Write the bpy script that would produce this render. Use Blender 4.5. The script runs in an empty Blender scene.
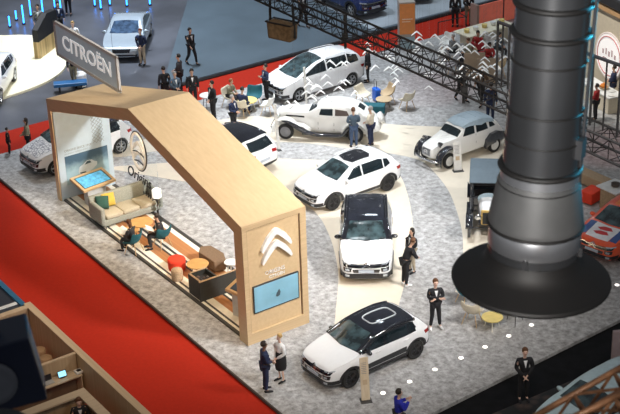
import bpy, bmesh, math, random
from mathutils import Vector, Matrix
from mathutils.bvhtree import BVHTree
random.seed(7)
PI = math.pi
scene = bpy.context.scene
COL = scene.collection

# ------------------------------------------------------------------ camera
F_PX, PITCH, ROLL, CAM_H = 1454.0, 0.45912, -0.03299, 24.132
_R0 = Vector((1, 0, 0)); CF = Vector((0, math.cos(PITCH), -math.sin(PITCH))); _U0 = Vector((0, math.sin(PITCH), math.cos(PITCH)))
CR = math.cos(ROLL)*_R0 + math.sin(ROLL)*_U0
CU = -math.sin(ROLL)*_R0 + math.cos(ROLL)*_U0
CO = Vector((0, 0, CAM_H))

def ray(x, y):
    return (CR*((x-310)/F_PX) + CU*((207-y)/F_PX) + CF)
def AT(x, y, z=0.0):
    """point of the plane at height z seen at pixel x, y"""
    d = ray(x, y); t = (z-CAM_H)/d.z
    return CO + d*t
def PR(P):
    d = Vector(P)-CO; k = d.dot(CF)
    return (310+F_PX*d.dot(CR)/k, 207-F_PX*d.dot(CU)/k)
def ZAT(P, y):
    """height above P's ground point that reads at image row y"""
    lo, hi = -5.0, 23.9
    for _ in range(50):
        m = (lo+hi)/2
        if PR((P[0], P[1], m))[1] > y: lo = m
        else: hi = m
    return (lo+hi)/2

cam_d = bpy.data.cameras.new('camera'); cam = bpy.data.objects.new('camera', cam_d); COL.objects.link(cam)
cam_d.sensor_width = 36; cam_d.lens = F_PX/620*36; cam_d.clip_end = 500; cam_d.clip_start = 0.5
M = Matrix((CR, CU, -CF)).transposed().to_4x4(); M.translation = CO
cam.matrix_world = M
cam_d.dof.use_dof = True; cam_d.dof.focus_distance = 50; cam_d.dof.aperture_fstop = 3.2
scene.camera = cam

# ------------------------------------------------------------------ stand axes
AZ = 0.59535
U = Vector((math.cos(AZ), math.sin(AZ), 0)); W = Vector((-math.sin(AZ), math.cos(AZ), 0)); Z = Vector((0, 0, 1))

# ------------------------------------------------------------------ materials
MATS = {}
def mat(name, col, rough=0.5, metal=0.0, var=0.06, scale=6.0, coat=0.0, emit=0.0, bump=0.0, detail=3.0, alpha=None, ramp=None, spec=None, ecol=None):
    if name in MATS: return MATS[name]
    m = bpy.data.materials.new(name); m.use_nodes = True
    nt = m.node_tree; b = nt.nodes['Principled BSDF']
    tc = nt.nodes.new('ShaderNodeTexCoord'); nz = nt.nodes.new('ShaderNodeTexNoise')
    nz.inputs['Scale'].default_value = scale; nz.inputs['Detail'].default_value = detail
    nt.links.new(tc.outputs['Object'], nz.inputs['Vector'])
    cr = nt.nodes.new('ShaderNodeValToRGB')
    lo = [max(0, c*(1-var)) for c in col]; hi = [min(1, c*(1+var)) for c in col]
    if ramp: lo, hi = ramp
    cr.color_ramp.elements[0].position = 0.35; cr.color_ramp.elements[1].position = 0.65
    cr.color_ramp.elements[0].color = (*lo, 1); cr.color_ramp.elements[1].color = (*hi, 1)
    nt.links.new(nz.outputs['Fac'], cr.inputs['Fac'])
    nt.links.new(cr.outputs['Color'], b.inputs['Base Color'])
    b.inputs['Roughness'].default_value = rough; b.inputs['Metallic'].default_value = metal
    b.inputs['Coat Weight'].default_value = coat; b.inputs['Coat Roughness'].default_value = 0.05
    if spec is not None: b.inputs['Specular IOR Level'].default_value = spec
    if emit:
        b.inputs['Emission Color'].default_value = (*(ecol or col), 1); b.inputs['Emission Strength'].default_value = emit
    if bump:
        bp = nt.nodes.new('ShaderNodeBump'); bp.inputs['Strength'].default_value = bump; bp.inputs['Distance'].default_value = 0.01
        nt.links.new(nz.outputs['Fac'], bp.inputs['Height']); nt.links.new(bp.outputs['Normal'], b.inputs['Normal'])
    if alpha is not None: b.inputs['Alpha'].default_value = alpha
    MATS[name] = m
    return m

def wood_mat(name, c1, c2, axis, rough=0.45, scale=1.0, stretch=14):
    """streaky veneer: noise squeezed across the grain"""
    m = bpy.data.materials.new(name); m.use_nodes = True
    nt = m.node_tree; b = nt.nodes['Principled BSDF']
    tc = nt.nodes.new('ShaderNodeTexCoord'); mp = nt.nodes.new('ShaderNodeMapping')
    s = [stretch*scale]*3; s[axis] = 0.16*scale
    mp.inputs['Scale'].default_value = s
    nt.links.new(tc.outputs['Object'], mp.inputs['Vector'])
    nz = nt.nodes.new('ShaderNodeTexNoise'); nz.inputs['Scale'].default_value = 1.0; nz.inputs['Detail'].default_value = 4
    nt.links.new(mp.outputs['Vector'], nz.inputs['Vector'])
    cr = nt.nodes.new('ShaderNodeValToRGB'); cr.color_ramp.elements[0].position = 0.3; cr.color_ramp.elements[1].position = 0.7
    cr.color_ramp.elements[0].color = (*c1, 1); cr.color_ramp.elements[1].color = (*c2, 1)
    nt.links.new(nz.outputs['Fac'], cr.inputs['Fac']); nt.links.new(cr.outputs['Color'], b.inputs['Base Color'])
    b.inputs['Roughness'].default_value = rough
    MATS[name] = m
    return m

# ------------------------------------------------------------------ object helpers
def link(o, parent=None):
    COL.objects.link(o)
    if parent is not None: o.parent = parent
    return o
def obj(name, bm, m, parent=None, smooth=False, bevel=0.0, label=None):
    me = bpy.data.meshes.new(name)
    if isinstance(bm, bpy.types.Mesh): me = bm
    else:
        bm.normal_update(); bm.to_mesh(me); bm.free()
    me.materials.clear()
    for x in (m if isinstance(m, (list, tuple)) else [m]): me.materials.append(x)
    if smooth: me.polygons.foreach_set('use_smooth', [True]*len(me.polygons))
    o = bpy.data.objects.new(name, me); link(o, parent)
    if bevel:
        md = o.modifiers.new('bevel', 'BEVEL'); md.width = bevel; md.segments = 2; md.limit_method = 'ANGLE'
    if label: o['label'] = label
    return o
def thing(name, label, cat, loc=(0, 0, 0), rz=0.0, group=None):
    o = bpy.data.objects.new(name, None); o.empty_display_size = 0.1; link(o)
    o.location = loc; o.rotation_euler = (0, 0, rz)
    o['label'] = label; o['category'] = cat
    if group: o['group'] = group
    return o
def tag(o, label, cat, group=None, kind=None):
    o['label'] = label; o['category'] = cat
    if group: o['group'] = group
    if kind: o['kind'] = kind
    return o
def struct(name, bm, m, smooth=False):
    o = obj(name, bm, m, None, smooth); o['kind'] = 'structure'; return o
def B(): return bmesh.new()
def box(bm, c, s, rz=0.0, mtx=None):
    r = bmesh.ops.create_cube(bm, size=1.0)
    m = Matrix.Translation(c) @ Matrix.Rotation(rz, 4, 'Z') @ Matrix.Diagonal((*s, 1))
    if mtx is not None: m = mtx @ m
    bmesh.ops.transform(bm, matrix=m, verts=r['verts']); return bm
def basis(d):
    d = Vector(d).normalized(); a = Vector((0, 0, 1)) if abs(d.z) < 0.9 else Vector((1, 0, 0))
    x = a.cross(d).normalized(); y = d.cross(x); return x, y, d
def rod(bm, p0, p1, r0, r1=None, n=8):
    r1 = r0 if r1 is None else r1
    p0 = Vector(p0); p1 = Vector(p1); x, y, d = basis(p1-p0)
    a = [bm.verts.new(p0+(x*math.cos(2*PI*i/n)+y*math.sin(2*PI*i/n))*r0) for i in range(n)]
    b = [bm.verts.new(p1+(x*math.cos(2*PI*i/n)+y*math.sin(2*PI*i/n))*r1) for i in range(n)]
    for i in range(n): bm.faces.new((a[i], a[(i+1) % n], b[(i+1) % n], b[i]))
    bm.faces.new(a[::-1]); bm.faces.new(b); return bm
def tube(bm, pts, r, n=8, closed=False):
    pts = [Vector(p) for p in pts]; rings = []; N = len(pts)
    px = None
    for i, p in enumerate(pts):
        if closed: d = pts[(i+1) % N]-pts[i-1]
        else: d = pts[min(i+1, N-1)]-pts[max(i-1, 0)]
        d.normalize()
        if px is None: x, y, _ = basis(d)
        else:
            x = (px-d*px.dot(d)).normalized(); y = d.cross(x)
        px = x
        rr = r[i] if isinstance(r, (list, tuple)) else r
        rx, ry = rr if isinstance(rr, tuple) else (rr, rr)
        rings.append([bm.verts.new(p+x*math.cos(2*PI*k/n)*rx+y*math.sin(2*PI*k/n)*ry) for k in range(n)])
    for i in range(N if closed else N-1):
        a, b = rings[i], rings[(i+1) % N]
        for k in range(n): bm.faces.new((a[k], a[(k+1) % n], b[(k+1) % n], b[k]))
    if not closed: bm.faces.new(rings[0][::-1]); bm.faces.new(rings[-1])
    return bm
def lathe(bm, prof, n=24, c=(0, 0, 0), cap=True):
    c = Vector(c); rings = []
    for r, z in prof:
        rings.append([bm.verts.new(c+Vector((r*math.cos(2*PI*k/n), r*math.sin(2*PI*k/n), z))) for k in range(n)])
    for a, b in zip(rings, rings[1:]):
        for k in range(n): bm.faces.new((a[k], a[(k+1) % n], b[(k+1) % n], b[k]))
    if cap: bm.faces.new(rings[0][::-1]); bm.faces.new(rings[-1])
    return bm
def prism(bm, poly, z0, z1, mtx=None):
    a = [bm.verts.new((p[0], p[1], z0)) for p in poly]; b = [bm.verts.new((p[0], p[1], z1)) for p in poly]
    n = len(poly)
    fs = [bm.faces.new(a[::-1]), bm.faces.new(b)]
    for i in range(n): fs.append(bm.faces.new((a[i], a[(i+1) % n], b[(i+1) % n], b[i])))
    if mtx is not None: bmesh.ops.transform(bm, matrix=mtx, verts=a+b)
    bmesh.ops.recalc_face_normals(bm, faces=fs)
    return bm
def wprism(bm, pts, z0, z1):
    """prism from world points (x, y used)"""
    return prism(bm, [(p[0], p[1]) for p in pts], z0, z1)
def ball(bm, c, r, n=12, sc=(1, 1, 1)):
    q = bmesh.ops.create_uvsphere(bm, u_segments=n, v_segments=max(6, n*2//3), radius=r)
    bmesh.ops.transform(bm, matrix=Matrix.Translation(c) @ Matrix.Diagonal((*sc, 1)), verts=q['verts']); return bm
def smooth_curve(pts, k=6, closed=False):
    out = []; n = len(pts)
    pts = [Vector(p) for p in pts]
    for i in range(n if closed else n-1):
        p1, p2 = pts[i], pts[(i+1) % n]
        p0 = pts[i-1] if (i > 0 or closed) else p1; p3 = pts[(i+2) % n] if (i+2 < n or closed) else p2
        for j in range(k):
            t = j/k
            out.append(0.5*((2*p1)+(p2-p0)*t+(2*p0-5*p1+4*p2-p3)*t*t+(3*p1-p0-3*p2+p3)*t**3))
    if not closed: out.append(pts[-1])
    return out
def frame_m(o, x, y, z):
    m = Matrix((x, y, z)).transposed().to_4x4(); m.translation = o; return m
def text_mesh(body, size, mtx, ext=0.01, shear=0.0, bold=0.0, align='LEFT', sx=1.0):
    cu = bpy.data.curves.new('lettering', 'FONT'); cu.body = body; cu.size = size; cu.extrude = ext; cu.shear = shear
    cu.align_x = align; cu.offset = bold; cu.resolution_u = 3
    t = bpy.data.objects.new('lettering', cu); COL.objects.link(t)
    dg = bpy.context.evaluated_depsgraph_get()
    me = bpy.data.meshes.new_from_object(t.evaluated_get(dg))
    bpy.data.objects.remove(t); bpy.data.curves.remove(cu)
    me.transform(mtx @ Matrix.Diagonal((sx, 1, 1, 1))); return me
def evaluated(o):
    dg = bpy.context.evaluated_depsgraph_get(); dg.update()
    return bpy.data.meshes.new_from_object(o.evaluated_get(dg))
def heading(d): return math.atan2(d[1], d[0])

# palette
white = mat('gloss_white', (.80, .82, .84), .35)
matt_white = mat('matt_white', (.78, .78, .77), .7)
black = mat('matt_black', (.015, .015, .017), .55)
gloss_black = mat('gloss_black', (.012, .013, .018), .08, coat=1.0)
rubber = mat('tyre_rubber', (.02, .02, .02), .8)
chrome = mat('chrome', (.75, .76, .78), .15, 1.0)
steel_dark = mat('dark_steel', (.10, .10, .105), .4, .8)
# ------------------------------------------------------------------ world and light
w = bpy.data.worlds.new('hall'); scene.world = w; w.use_nodes = True
w.node_tree.nodes['Background'].inputs[0].default_value = (.85, .92, 1.0, 1); w.node_tree.nodes['Background'].inputs[1].default_value = 0.16
def area(name, loc, size, power, col=(1, 1, 1), target=None, sy=None, spread=PI):
    l = bpy.data.lights.new(name, 'AREA'); l.shape = 'RECTANGLE'; l.size = size; l.size_y = sy or size; l.energy = power; l.color = col; l.spread = spread
    o = bpy.data.objects.new(name, l); COL.objects.link(o); o.location = loc
    d = (Vector(target) if target else Vector(loc)-Z)-Vector(loc)
    o.rotation_euler = d.to_track_quat('-Z', 'Y').to_euler(); return o
def spot(name, loc, target, power, col=(1, 1, 1), ang=40, blend=.7, r=.15):
    l = bpy.data.lights.new(name, 'SPOT'); l.energy = power; l.color = col; l.spot_size = math.radians(ang); l.spot_blend = blend; l.shadow_soft_size = r
    o = bpy.data.objects.new(name, l); COL.objects.link(o); o.location = loc
    o.rotation_euler = (Vector(target)-Vector(loc)).to_track_quat('-Z', 'Y').to_euler(); return o
# clusters of lamps in the hall roof, over the stand
for (x, y, tx, ty, pw, an) in ((2, 44, -3.2, 44, 3600, 26), (1, 49, 1.0, 47.5, 12500, 32), (4, 50, 4.4, 49, 17000, 30), (1.2, 39, .6, 39.6, 10000, 23), (-1, 58, .5, 57, 36000, 27), (7, 57, 6.5, 54, 4000, 22), (-7, 52, -6.8, 51, 6000, 30), (1, 62, 1, 61, 3800, 36)):
    spot('stand_lamp', (x, y, 27), (tx, ty, 0), pw, (1, .86, .66) if x < -2.5 else (.93, .97, 1), an, 1.0, .5)
area('front_lamp', (9, 18, 21.5), 2.5, 200, (1, .98, .96), target=(0, 42, 1), spread=math.radians(40))
area('front_lamp', (20, 31, 22), 3, 820, (1, .97, .93), target=(-4, 47, 1), spread=math.radians(40))
area('front_lamp', (-3, 15, 24.8), 2, 250, (1, .72, .42), target=(-1, 42, 1), spread=math.radians(60))  # warm fill added from the left for booth and near carpet
spot('aisle_lamp', (-12, 40, 25), (-6.5, 41, 0), 2600, (1, .66, .34), 44, 1.0, .6)
spot('aisle_lamp', (-14, 48, 25), (-10, 48.5, 0), 1100, (1, .74, .50), 36, 1.0, .6)
spot('arch_roof_lamp', (-9, 48, 27), (-7.6, 48.5, 4), 6500, (1, .92, .80), 17, .6, .4)
area('aisle_lamp', (4, 70, 27), 3, 850, (.80, .92, 1), spread=math.radians(110), sy=2)
spot('aisle_lamp', (-3, 67, 26), (-3, 62, 0), 3000, (1, .93, .88), 26, 1.0, .5)
area('hall_lamp', (-10, 68, 27), 3, 2100, (.82, .9, 1), spread=math.radians(80))
spot('show_spot', (-14, 74, 24), (-15, 65, 0), 7500, (1, .97, .90), 26, .35, .2)
spot('show_spot', (-5, 80, 24), (-8.5, 66, 0), 5000, (.8, .88, 1), 22, .8, .2)
spot('pink_spot', (12, 70, 22), (5.6, 60.4, 0), 2200, (1, .12, .10), 11, .7, .1)
spot('pink_spot', (15, 64, 22), (12.1, 53.4, 0), 2200, (1, .15, .14), 10, .7, .1)

# ------------------------------------------------------------------ floors
def mottled(name, c1, c2, c3, rough=.6, s=1.0):
    m = bpy.data.materials.new(name); m.use_nodes = True
    nt = m.node_tree; b = nt.nodes['Principled BSDF']; tc = nt.nodes.new('ShaderNodeTexCoord')
    n1 = nt.nodes.new('ShaderNodeTexNoise'); n1.inputs['Scale'].default_value = 4.5*s; n1.inputs['Detail'].default_value = 8; n1.inputs['Roughness'].default_value = .75
    mp = nt.nodes.new('ShaderNodeMapping'); mp.inputs['Rotation'].default_value = (0, 0, AZ); 
    nt.links.new(tc.outputs['Object'], mp.inputs['Vector']); nt.links.new(mp.outputs['Vector'], n1.inputs['Vector'])
    cr = nt.nodes.new('ShaderNodeValToRGB'); e = cr.color_ramp.elements
    e[0].position = .36; e[0].color = (*c1, 1); e[1].position = .64; e[1].color = (*c3, 1)
    k = e.new(.5); k.color = (*c2, 1)
    nt.links.new(n1.outputs['Fac'], cr.inputs['Fac']); nt.links.new(cr.outputs['Color'], b.inputs['Base Color'])
    b.inputs['Roughness'].default_value = rough
    MATS[name] = m; return m
m_stand = mottled('grey_mottled_carpet', (.22, .21, .205), (.40, .395, .395), (.60, .60, .605), .55)
m_red = mat('red_carpet', (.41, .020, .007), .85, var=.05, scale=9, detail=6, spec=.2)
m_cream = mat('cream_floor', (.72, .65, .54), .45, var=.03, scale=3)
m_base = mat('dark_hall_floor', (.095, .10, .118), .32, var=.25, scale=.5)
m_plat = mat('blue_grey_platform', (.095, .13, .16), .38, var=.10, scale=.5)
m_blackfl = mat('black_floor', (.004, .004, .005), .7, var=.5, scale=3, spec=.2)
m_edge = mat('dark_floor_edge', (.05, .035, .03), .6)
m_glow = mat('cream_turntable', (.90, .83, .62), .4, var=.03)

bm = B(); box(bm, (0, 60, -.17), (160, 160, .04)); struct('floor', bm, m_base)
# stand floor
cL = [AT(-40, 145), AT(22, 197), AT(280, 413)]
dL = (AT(280, 413)-AT(22, 197)).normalized()
p_bl = AT(280, 413)+dL*8
nearR0, nearR1 = AT(430, 414), AT(620, 319.6); dR = (nearR1-nearR0).normalized()
far0, far1 = AT(202, 99.5), AT(515, 15); dF = (far1-far0).normalized()
def isect(p, d, q, e):
    # 2D line intersection
    den = d.x*e.y-d.y*e.x; t = ((q.x-p.x)*e.y-(q.y-p.y)*e.x)/den; return p+d*t
cornL = isect(AT(22, 197), dL, far0, dF)
cornB = isect(AT(22, 197), dL, nearR0, dR)
farR = far0+dF*26; nearR = nearR0+dR*18
bm = B(); wprism(bm, [cornL, cornB, nearR, farR], -.12, 0); struct('floor', bm, m_stand)
bm = B(); tube(bm, [cornL+Z*-.03, cornB+Z*-.03], (.05, .05), 6); struct('trim_1', bm, m_edge)
# red aisles
sf0, sf1 = AT(199, 80, -.1), AT(451, 13, -.1); dSF = (sf1-sf0).normalized()
aL = AT(31, 302, 0) ; 
outL = dL.cross(Z)  # to the right of dL
if outL.x > 0: outL = -outL
bw0 = AT(31, 302, 2.3); bw1 = AT(150, 414, 2.3)
wallD = (bw1-bw0).normalized()
farcorner = sf0-dSF*25
bm = B(); wprism(bm, [cornB+dL*6+outL*.0, cornL+outL*.0-dL*.0, far0+dF*26, sf0+dSF*26, sf0-dSF*26, cornB+dL*6+outL*9], -.14, -.10)
struct('floor', bm, m_red)
# light platform beyond the aisle
e0 = AT(166, 88, .0); up = AT(188, 0, 0)
dU = (up-AT(166, 75, 0)).normalized()
c0 = isect(AT(166, 75), dU, AT(199, 79), dSF)
bm = B(); wprism(bm, [c0, c0+dSF*45, c0+dSF*45+dU*40, c0+dU*40], -.14, .06); struct('floor', bm, m_plat)
bm = B(); tube(bm, [c0+Z*-.05-dSF.cross(Z)*-.03, c0+dSF*45+Z*-.05-dSF.cross(Z)*-.03], .09, 6); struct('trim_2', bm, black)
# pale blue floor further off, right of centre
bm = B(); wprism(bm, [AT(300, -6, .062), AT(372, 30, .062), AT(520, -8, .062), AT(520, -60, .062), AT(240, -60, .062)], .0605, .066)
struct('floor', bm, mat('pale_blue_floor', (.42, .47, .52), .35, var=.12, scale=.6))
# cream turntable floor top left
bm = B()
pts = [AT(*p, -.1) for p in [(-30, 34), (0, 36.5), (20, 36), (36, 37), (52, 42), (62, 52), (67, 62), (62, 72), (48, 82), (30, 90), (12, 96), (-2, 100), (-30, 104)]]
wprism(bm, smooth_curve(pts, 5), -.14, -.03); struct('floor', bm, m_glow)
# black hall floor bottom right and its paved strip
bq0, bq1 = AT(500, 414, -.1), AT(620, 362, -.1)
bm = B(); wprism(bm, [cornB+dL*.02, nearR+outL*0, nearR+dL*12, cornB+dL*12], -.145, -.105); struct('floor', bm, m_blackfl)
m_pave = bpy.data.materials.new('dark_paving'); m_pave.use_nodes = True
_n = m_pave.node_tree; _b = _n.nodes['Principled BSDF']; _v = _n.nodes.new('ShaderNodeTexVoronoi'); _v.inputs['Scale'].default_value = 3.0
_t = _n.nodes.new('ShaderNodeTexCoord'); _n.links.new(_t.outputs['Object'], _v.inputs['Vector'])
_c = _n.nodes.new('ShaderNodeValToRGB'); _c.color_ramp.elements[0].color = (.09, .06, .05, 1); _c.color_ramp.elements[1].color = (.01, .01, .01, 1)
_c.color_ramp.elements[1].position = .6
_n.links.new(_v.outputs['Distance'], _c.inputs['Fac']); _n.links.new(_c.outputs['Color'], _b.inputs['Base Color']); _b.inputs['Roughness'].default_value = .6
bm = B(); wprism(bm, [AT(430, 440, -.1), AT(640, 352, -.1), AT(660, 400, -.1), AT(560, 460, -.1)], -.104, -.095); struct('floor', bm, m_pave)

# cream ribbons in the stand floor
def ribbon(pts, z1=.006, k=6):
    bm = B(); wprism(bm, smooth_curve([AT(*p) for p in pts], k, True), -.01, z1); return struct('floor', bm, m_cream)
def arc_between(a, b): return a+b
outer = [AT(*p) for p in [(90, 153), (120, 157), (150, 152), (200, 147), (240, 143.5), (279, 142), (315, 144), (350, 149), (378, 152), (399, 155), (421, 161), (435, 173), (448.6, 191), (457, 212), (462, 232), (463, 254), (460, 275), (455, 292)]]
edge = [AT(*p) for p in [(500, 300), (520, 262), (522, 220), (520, 180), (512, 150), (500, 135), (475, 129), (446, 127), (400, 125), (369, 122), (320, 118), (275, 117), (242, 117), (200, 124), (150, 138), (120, 145), (90, 150)]]
bm = B(); wprism(bm, smooth_curve(outer, 5)+smooth_curve(edge, 5), -.01, .005); struct('floor', bm, m_cream)
inner = [(105, 168), (150, 176), (187, 182), (215, 186), (240, 182), (265, 188), (309, 207), (328, 232.5), (338, 271), (336, 309), (334, 330), (398, 312), (399, 304), (405, 282), (410, 254), (413, 227), (407.5, 194), (396.5, 172), (370, 164), (345, 161), (317, 160), (276, 158.5), (235, 158), (190, 161), (150, 164), (120, 166)]
bm = B(); wprism(bm, smooth_curve([AT(*p) for p in inner[:10]], 5)+smooth_curve([AT(*p) for p in inner[10:]], 5), -.01, .005); struct('floor', bm, m_cream)

# recessed floor lights
m_fl = mat('floor_light_glass', (1, .93, .85), .3, emit=2.0)
for (x, y), where in [((461, 358), 'second nearest to the man with folded arms'), ((485, 347), 'straight below the yellow side table'), ((508.7, 336), 'below the right half of the hanging flange'), ((531.5, 325), 'closest under the rim of the hanging flange'), ((435, 369.6), 'nearest to the man with folded arms'), ((409.6, 381.7), 'between the black roofed hatchback and person in blue'), ((383, 393), 'just below the black roofed hatchback'), ((617, 285), 'under the orange rally car'), ((398, 404), 'touching the person in bright blue')]:
    bm = B(); lathe(bm, [(.075, 0), (.075, .010), (.06, .014), (0.001, .015)], 20)
    o = obj('floor_light', bm, m_fl, smooth=False); o.location = AT(x, y, .0); tag(o, 'small white recessed floor light '+where, 'floor light', 'recessed floor lights in the grey carpet')
# ------------------------------------------------------------------ the wooden arch
L1, L2, WD = 6.63, 6.80, 2.351
LT = L1+L2; HL, HR, HN = 4.129, 5.86, 4.199
AO = Vector((-2.1217, 39.1374, 0))
def A(u, w_, z=0.0): return AO+U*u+W*w_+Z*z
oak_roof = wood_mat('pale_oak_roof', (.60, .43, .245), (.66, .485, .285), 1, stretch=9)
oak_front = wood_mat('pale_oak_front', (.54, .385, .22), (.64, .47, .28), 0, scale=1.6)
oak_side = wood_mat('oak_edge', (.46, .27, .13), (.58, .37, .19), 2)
arch = thing('wooden_arch', 'large pale oak arch over the striped deck, folded roof and front pillar with white chevrons', 'arch', AO, AZ)
MW = Matrix(((0, 0, 1, 0), (1, 0, 0, 0), (0, 1, 0, 0), (0, 0, 0, 1)))   # (w, z, u) -> (u, w, z)
prof = [(.42, 0), (0, 0), (0, HN), (L2, HR), (LT, HL), (LT, 0), (LT-.28, 0), (LT-.28, HL-.42), (L2, HR-.44), (.42, HN-.36)]
bm = B()
for seg in ([(0, 0), (0, HN), (.42, HN-.36), (.42, 0)], [(0, HN), (L2, HR), (L2, HR-.44), (.42, HN-.36)], [(L2, HR), (LT, HL), (LT-.28, HL-.42), (L2, HR-.44)], [(LT, HL), (LT, 0), (LT-.28, 0), (LT-.28, HL-.42)]):
    pass
prism(bm, prof, 0, WD, MW)
# material per face: roof tops, ends, sides
bm.normal_update()
me = bpy.data.meshes.new('frame')
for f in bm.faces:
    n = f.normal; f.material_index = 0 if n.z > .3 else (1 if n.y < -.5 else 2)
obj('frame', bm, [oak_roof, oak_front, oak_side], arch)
# near pillar: raised border around a recessed panel, on the face looking to -W
bm = B()
for (u0, u1, z0, z1) in ((0, .16, 0, HN-.005), (2.13, WD, 0, HN-.005), (.16, 2.13, HN-.18, HN-.005), (.16, 2.13, 0, .34)):
    box(bm, ((u0+u1)/2, -.03, (z0+z1)/2), (u1-u0, .06, z1-z0))
obj('pillar_border', bm, oak_front, arch)
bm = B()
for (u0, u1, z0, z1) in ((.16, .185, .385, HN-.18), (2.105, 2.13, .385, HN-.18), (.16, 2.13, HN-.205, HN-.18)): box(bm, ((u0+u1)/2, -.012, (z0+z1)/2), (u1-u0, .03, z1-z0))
obj('gap_shadow_strip', bm, mat('gap_shadow_brown', (.22, .13, .07), .6), arch)  # dark strips paint the shadow between border and panel
bm = B(); box(bm, (1.145, -.034, .36), (1.97, .09, .05)); obj('plinth_ledge', bm, oak_front, arch)
def chevron_poly(w_, h, t):
    a = w_/2
    return [(-a, -.06*h), (-.90*a, .20*h), (-.60*a, .60*h), (-.18*a, .93*h), (0, 1.0*h), (.18*a, .93*h), (.60*a, .60*h), (.90*a, .20*h), (a, -.06*h), (.93*a, -.16*h), (.56*a, .22*h), (.13*a, .60*h), (0, .66*h), (-.13*a, .60*h), (-.56*a, .22*h), (-.93*a, -.16*h)]
def face_m(u, z, y=0.0): return Matrix(((1, 0, 0, u), (0, 0, 1, y), (0, 1, 0, z), (0, 0, 0, 1)))  # poly (x,y)->(u,z), depth along w
logo_white = mat('logo_white', (.86, .86, .86), .35)
for z in (3.18, 2.76):
    bm = B(); prism(bm, chevron_poly(1.12, .62, .3), -.11, .0, face_m(1.22, z)); obj('chevron', bm, logo_white, arch, label='white raised chevron of the emblem')
scr_bezel = mat('screen_bezel', (.02, .02, .025), .3)
scr_blue = mat('screen_pale_blue', (.22, .43, .55), .3, emit=.10, var=.12, scale=1.2, ecol=(.30, .62, .82))
bm = B(); box(bm, (1.155, -.03, 1.53), (1.70, .06, .95)); sc = obj('screen', bm, scr_bezel, arch)
bm = B(); box(bm, (1.145, -.065, 1.535), (1.64, .012, .89)); obj('display', bm, scr_blue, sc)
bm = B(); prism(bm, [(-.09, -.10), (-.02, -.13), (.06, -.10), (.09, .02), (.05, .12), (.0, .08), (-.05, .02)], -.078, -.070, face_m(1.2, 1.52)); obj('picture', bm, mat('screen_car_dark', (.06, .09, .11), .4), sc)
bm = B(); prism(bm, [(-.3, -.02), (.3, -.02), (.2, .03), (-.2, .03)], -.076, -.070, face_m(1.18, 1.56)); obj('picture', bm, mat('screen_haze', (.22, .48, .60), .4), sc)
FM = lambda u, z, y: Matrix(((1, 0, 0, u), (0, 0, -1, y), (0, 1, 0, z), (0, 0, 0, 1)))
obj('lettering', text_mesh('ORIGINS', .19, FM(1.16, 2.25, -.01), .008, 0, .0, 'CENTER'), logo_white, arch)
obj('lettering', text_mesh('CITROËN', .14, FM(1.22, 2.09, -.01), .008, 0, .0, 'CENTER'), logo_white, arch)
# far pillar inner wall with the exhibition picture
wallm = mat('pale_blue_wall', (.50, .60, .68), .5, var=.03)
yw = LT-.28
bm = B(); prism(bm, [(.05, .02), (2.32, .02), (2.32, HL-.46), (.05, HL-.46)], -.06, 0, face_m(0, 0, yw)); wp = obj('wall_panel', bm, wallm, arch)
pic = bpy.data.materials.new('road_photograph'); pic.use_nodes = True
_n = pic.node_tree; _b = _n.nodes['Principled BSDF']; _t = _n.nodes.new('ShaderNodeTexCoord'); _s = _n.nodes.new('ShaderNodeSeparateXYZ')
_z = _n.nodes.new('ShaderNodeTexNoise'); _z.inputs['Scale'].default_value = 3.5; _z.inputs['Detail'].default_value = 5
_n.links.new(_t.outputs['Object'], _s.inputs[0]); _n.links.new(_t.outputs['Object'], _z.inputs['Vector'])
_m = _n.nodes.new('ShaderNodeMath'); _m.operation = 'MULTIPLY_ADD'; _m.inputs[1].default_value = .5
_n.links.new(_z.outputs['Fac'], _m.inputs[0]); _n.links.new(_s.outputs['Z'], _m.inputs[2])
_c = _n.nodes.new('ShaderNodeValToRGB'); e = _c.color_ramp.elements; e[0].position = 0; e[0].color = (.34, .50, .58, 1); e[1].position = 1; e[1].color = (.06, .12, .18, 1)
mr = _n.nodes.new('ShaderNodeMapRange'); mr.inputs['From Min'].default_value = 1.35; mr.inputs['From Max'].default_value = 1.75
_n.links.new(_m.outputs[0], mr.inputs['Value']); _n.links.new(mr.outputs[0], _c.inputs['Fac']); _n.links.new(_c.outputs['Color'], _b.inputs['Base Color'])
bm = B(); prism(bm, [(.32, .60), (2.12, .60), (2.12, 1.78), (.32, 1.78)], -.075, -.055, face_m(0, 0, yw)); pp = obj('photograph', bm, pic, wp)
carw = mat('printed_car_white', (.62, .70, .76), .5); card = mat('printed_car_dark', (.05, .09, .12), .5)
bm = B(); prism(bm, [(.82, 1.02), (.86, .92), (1.05, .88), (1.22, .90), (1.46, 1.0), (1.62, 1.12), (1.63, 1.24), (1.5, 1.30), (1.42, 1.38), (1.22, 1.40), (1.05, 1.28), (.88, 1.20)], -.082, -.074, face_m(0, 0, yw)); obj('printed_car', bm, carw, pp)
bm = B(); prism(bm, [(1.10, 1.25), (1.38, 1.27), (1.34, 1.36), (1.22, 1.365)], -.086, -.081, face_m(0, 0, yw)); prism(bm, [(.86, .98), (1.12, .97), (1.14, .92), (.9, .92)], -.086, -.081, face_m(0, 0, yw)); obj('printed_car', bm, card, pp)
dline = mat('grey_line_print', (.30, .34, .36), .5)
bm = B()
for (zc0, zc1) in ((2.0, 3.25), (.12, .58)):
    n = int((zc1-zc0)/.16)
    for i in range(n):
        for j in range(3):
            cx = 1.62+j*.16; cz = zc0+.08+i*.16
            for s in (1, -1): rod(bm, (cx-.08, yw-.066, cz-.08*s), (cx+.08, yw-.066, cz+.08*s), .010, n=4)
    obj('diamond_pattern', bm, dline, wp); bm = B()
obj('lettering', text_mesh('ORIGINS SINCE 1919', .125, FM(.33, 1.96, yw-.06), .004, 0, .004), dline, wp)
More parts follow.
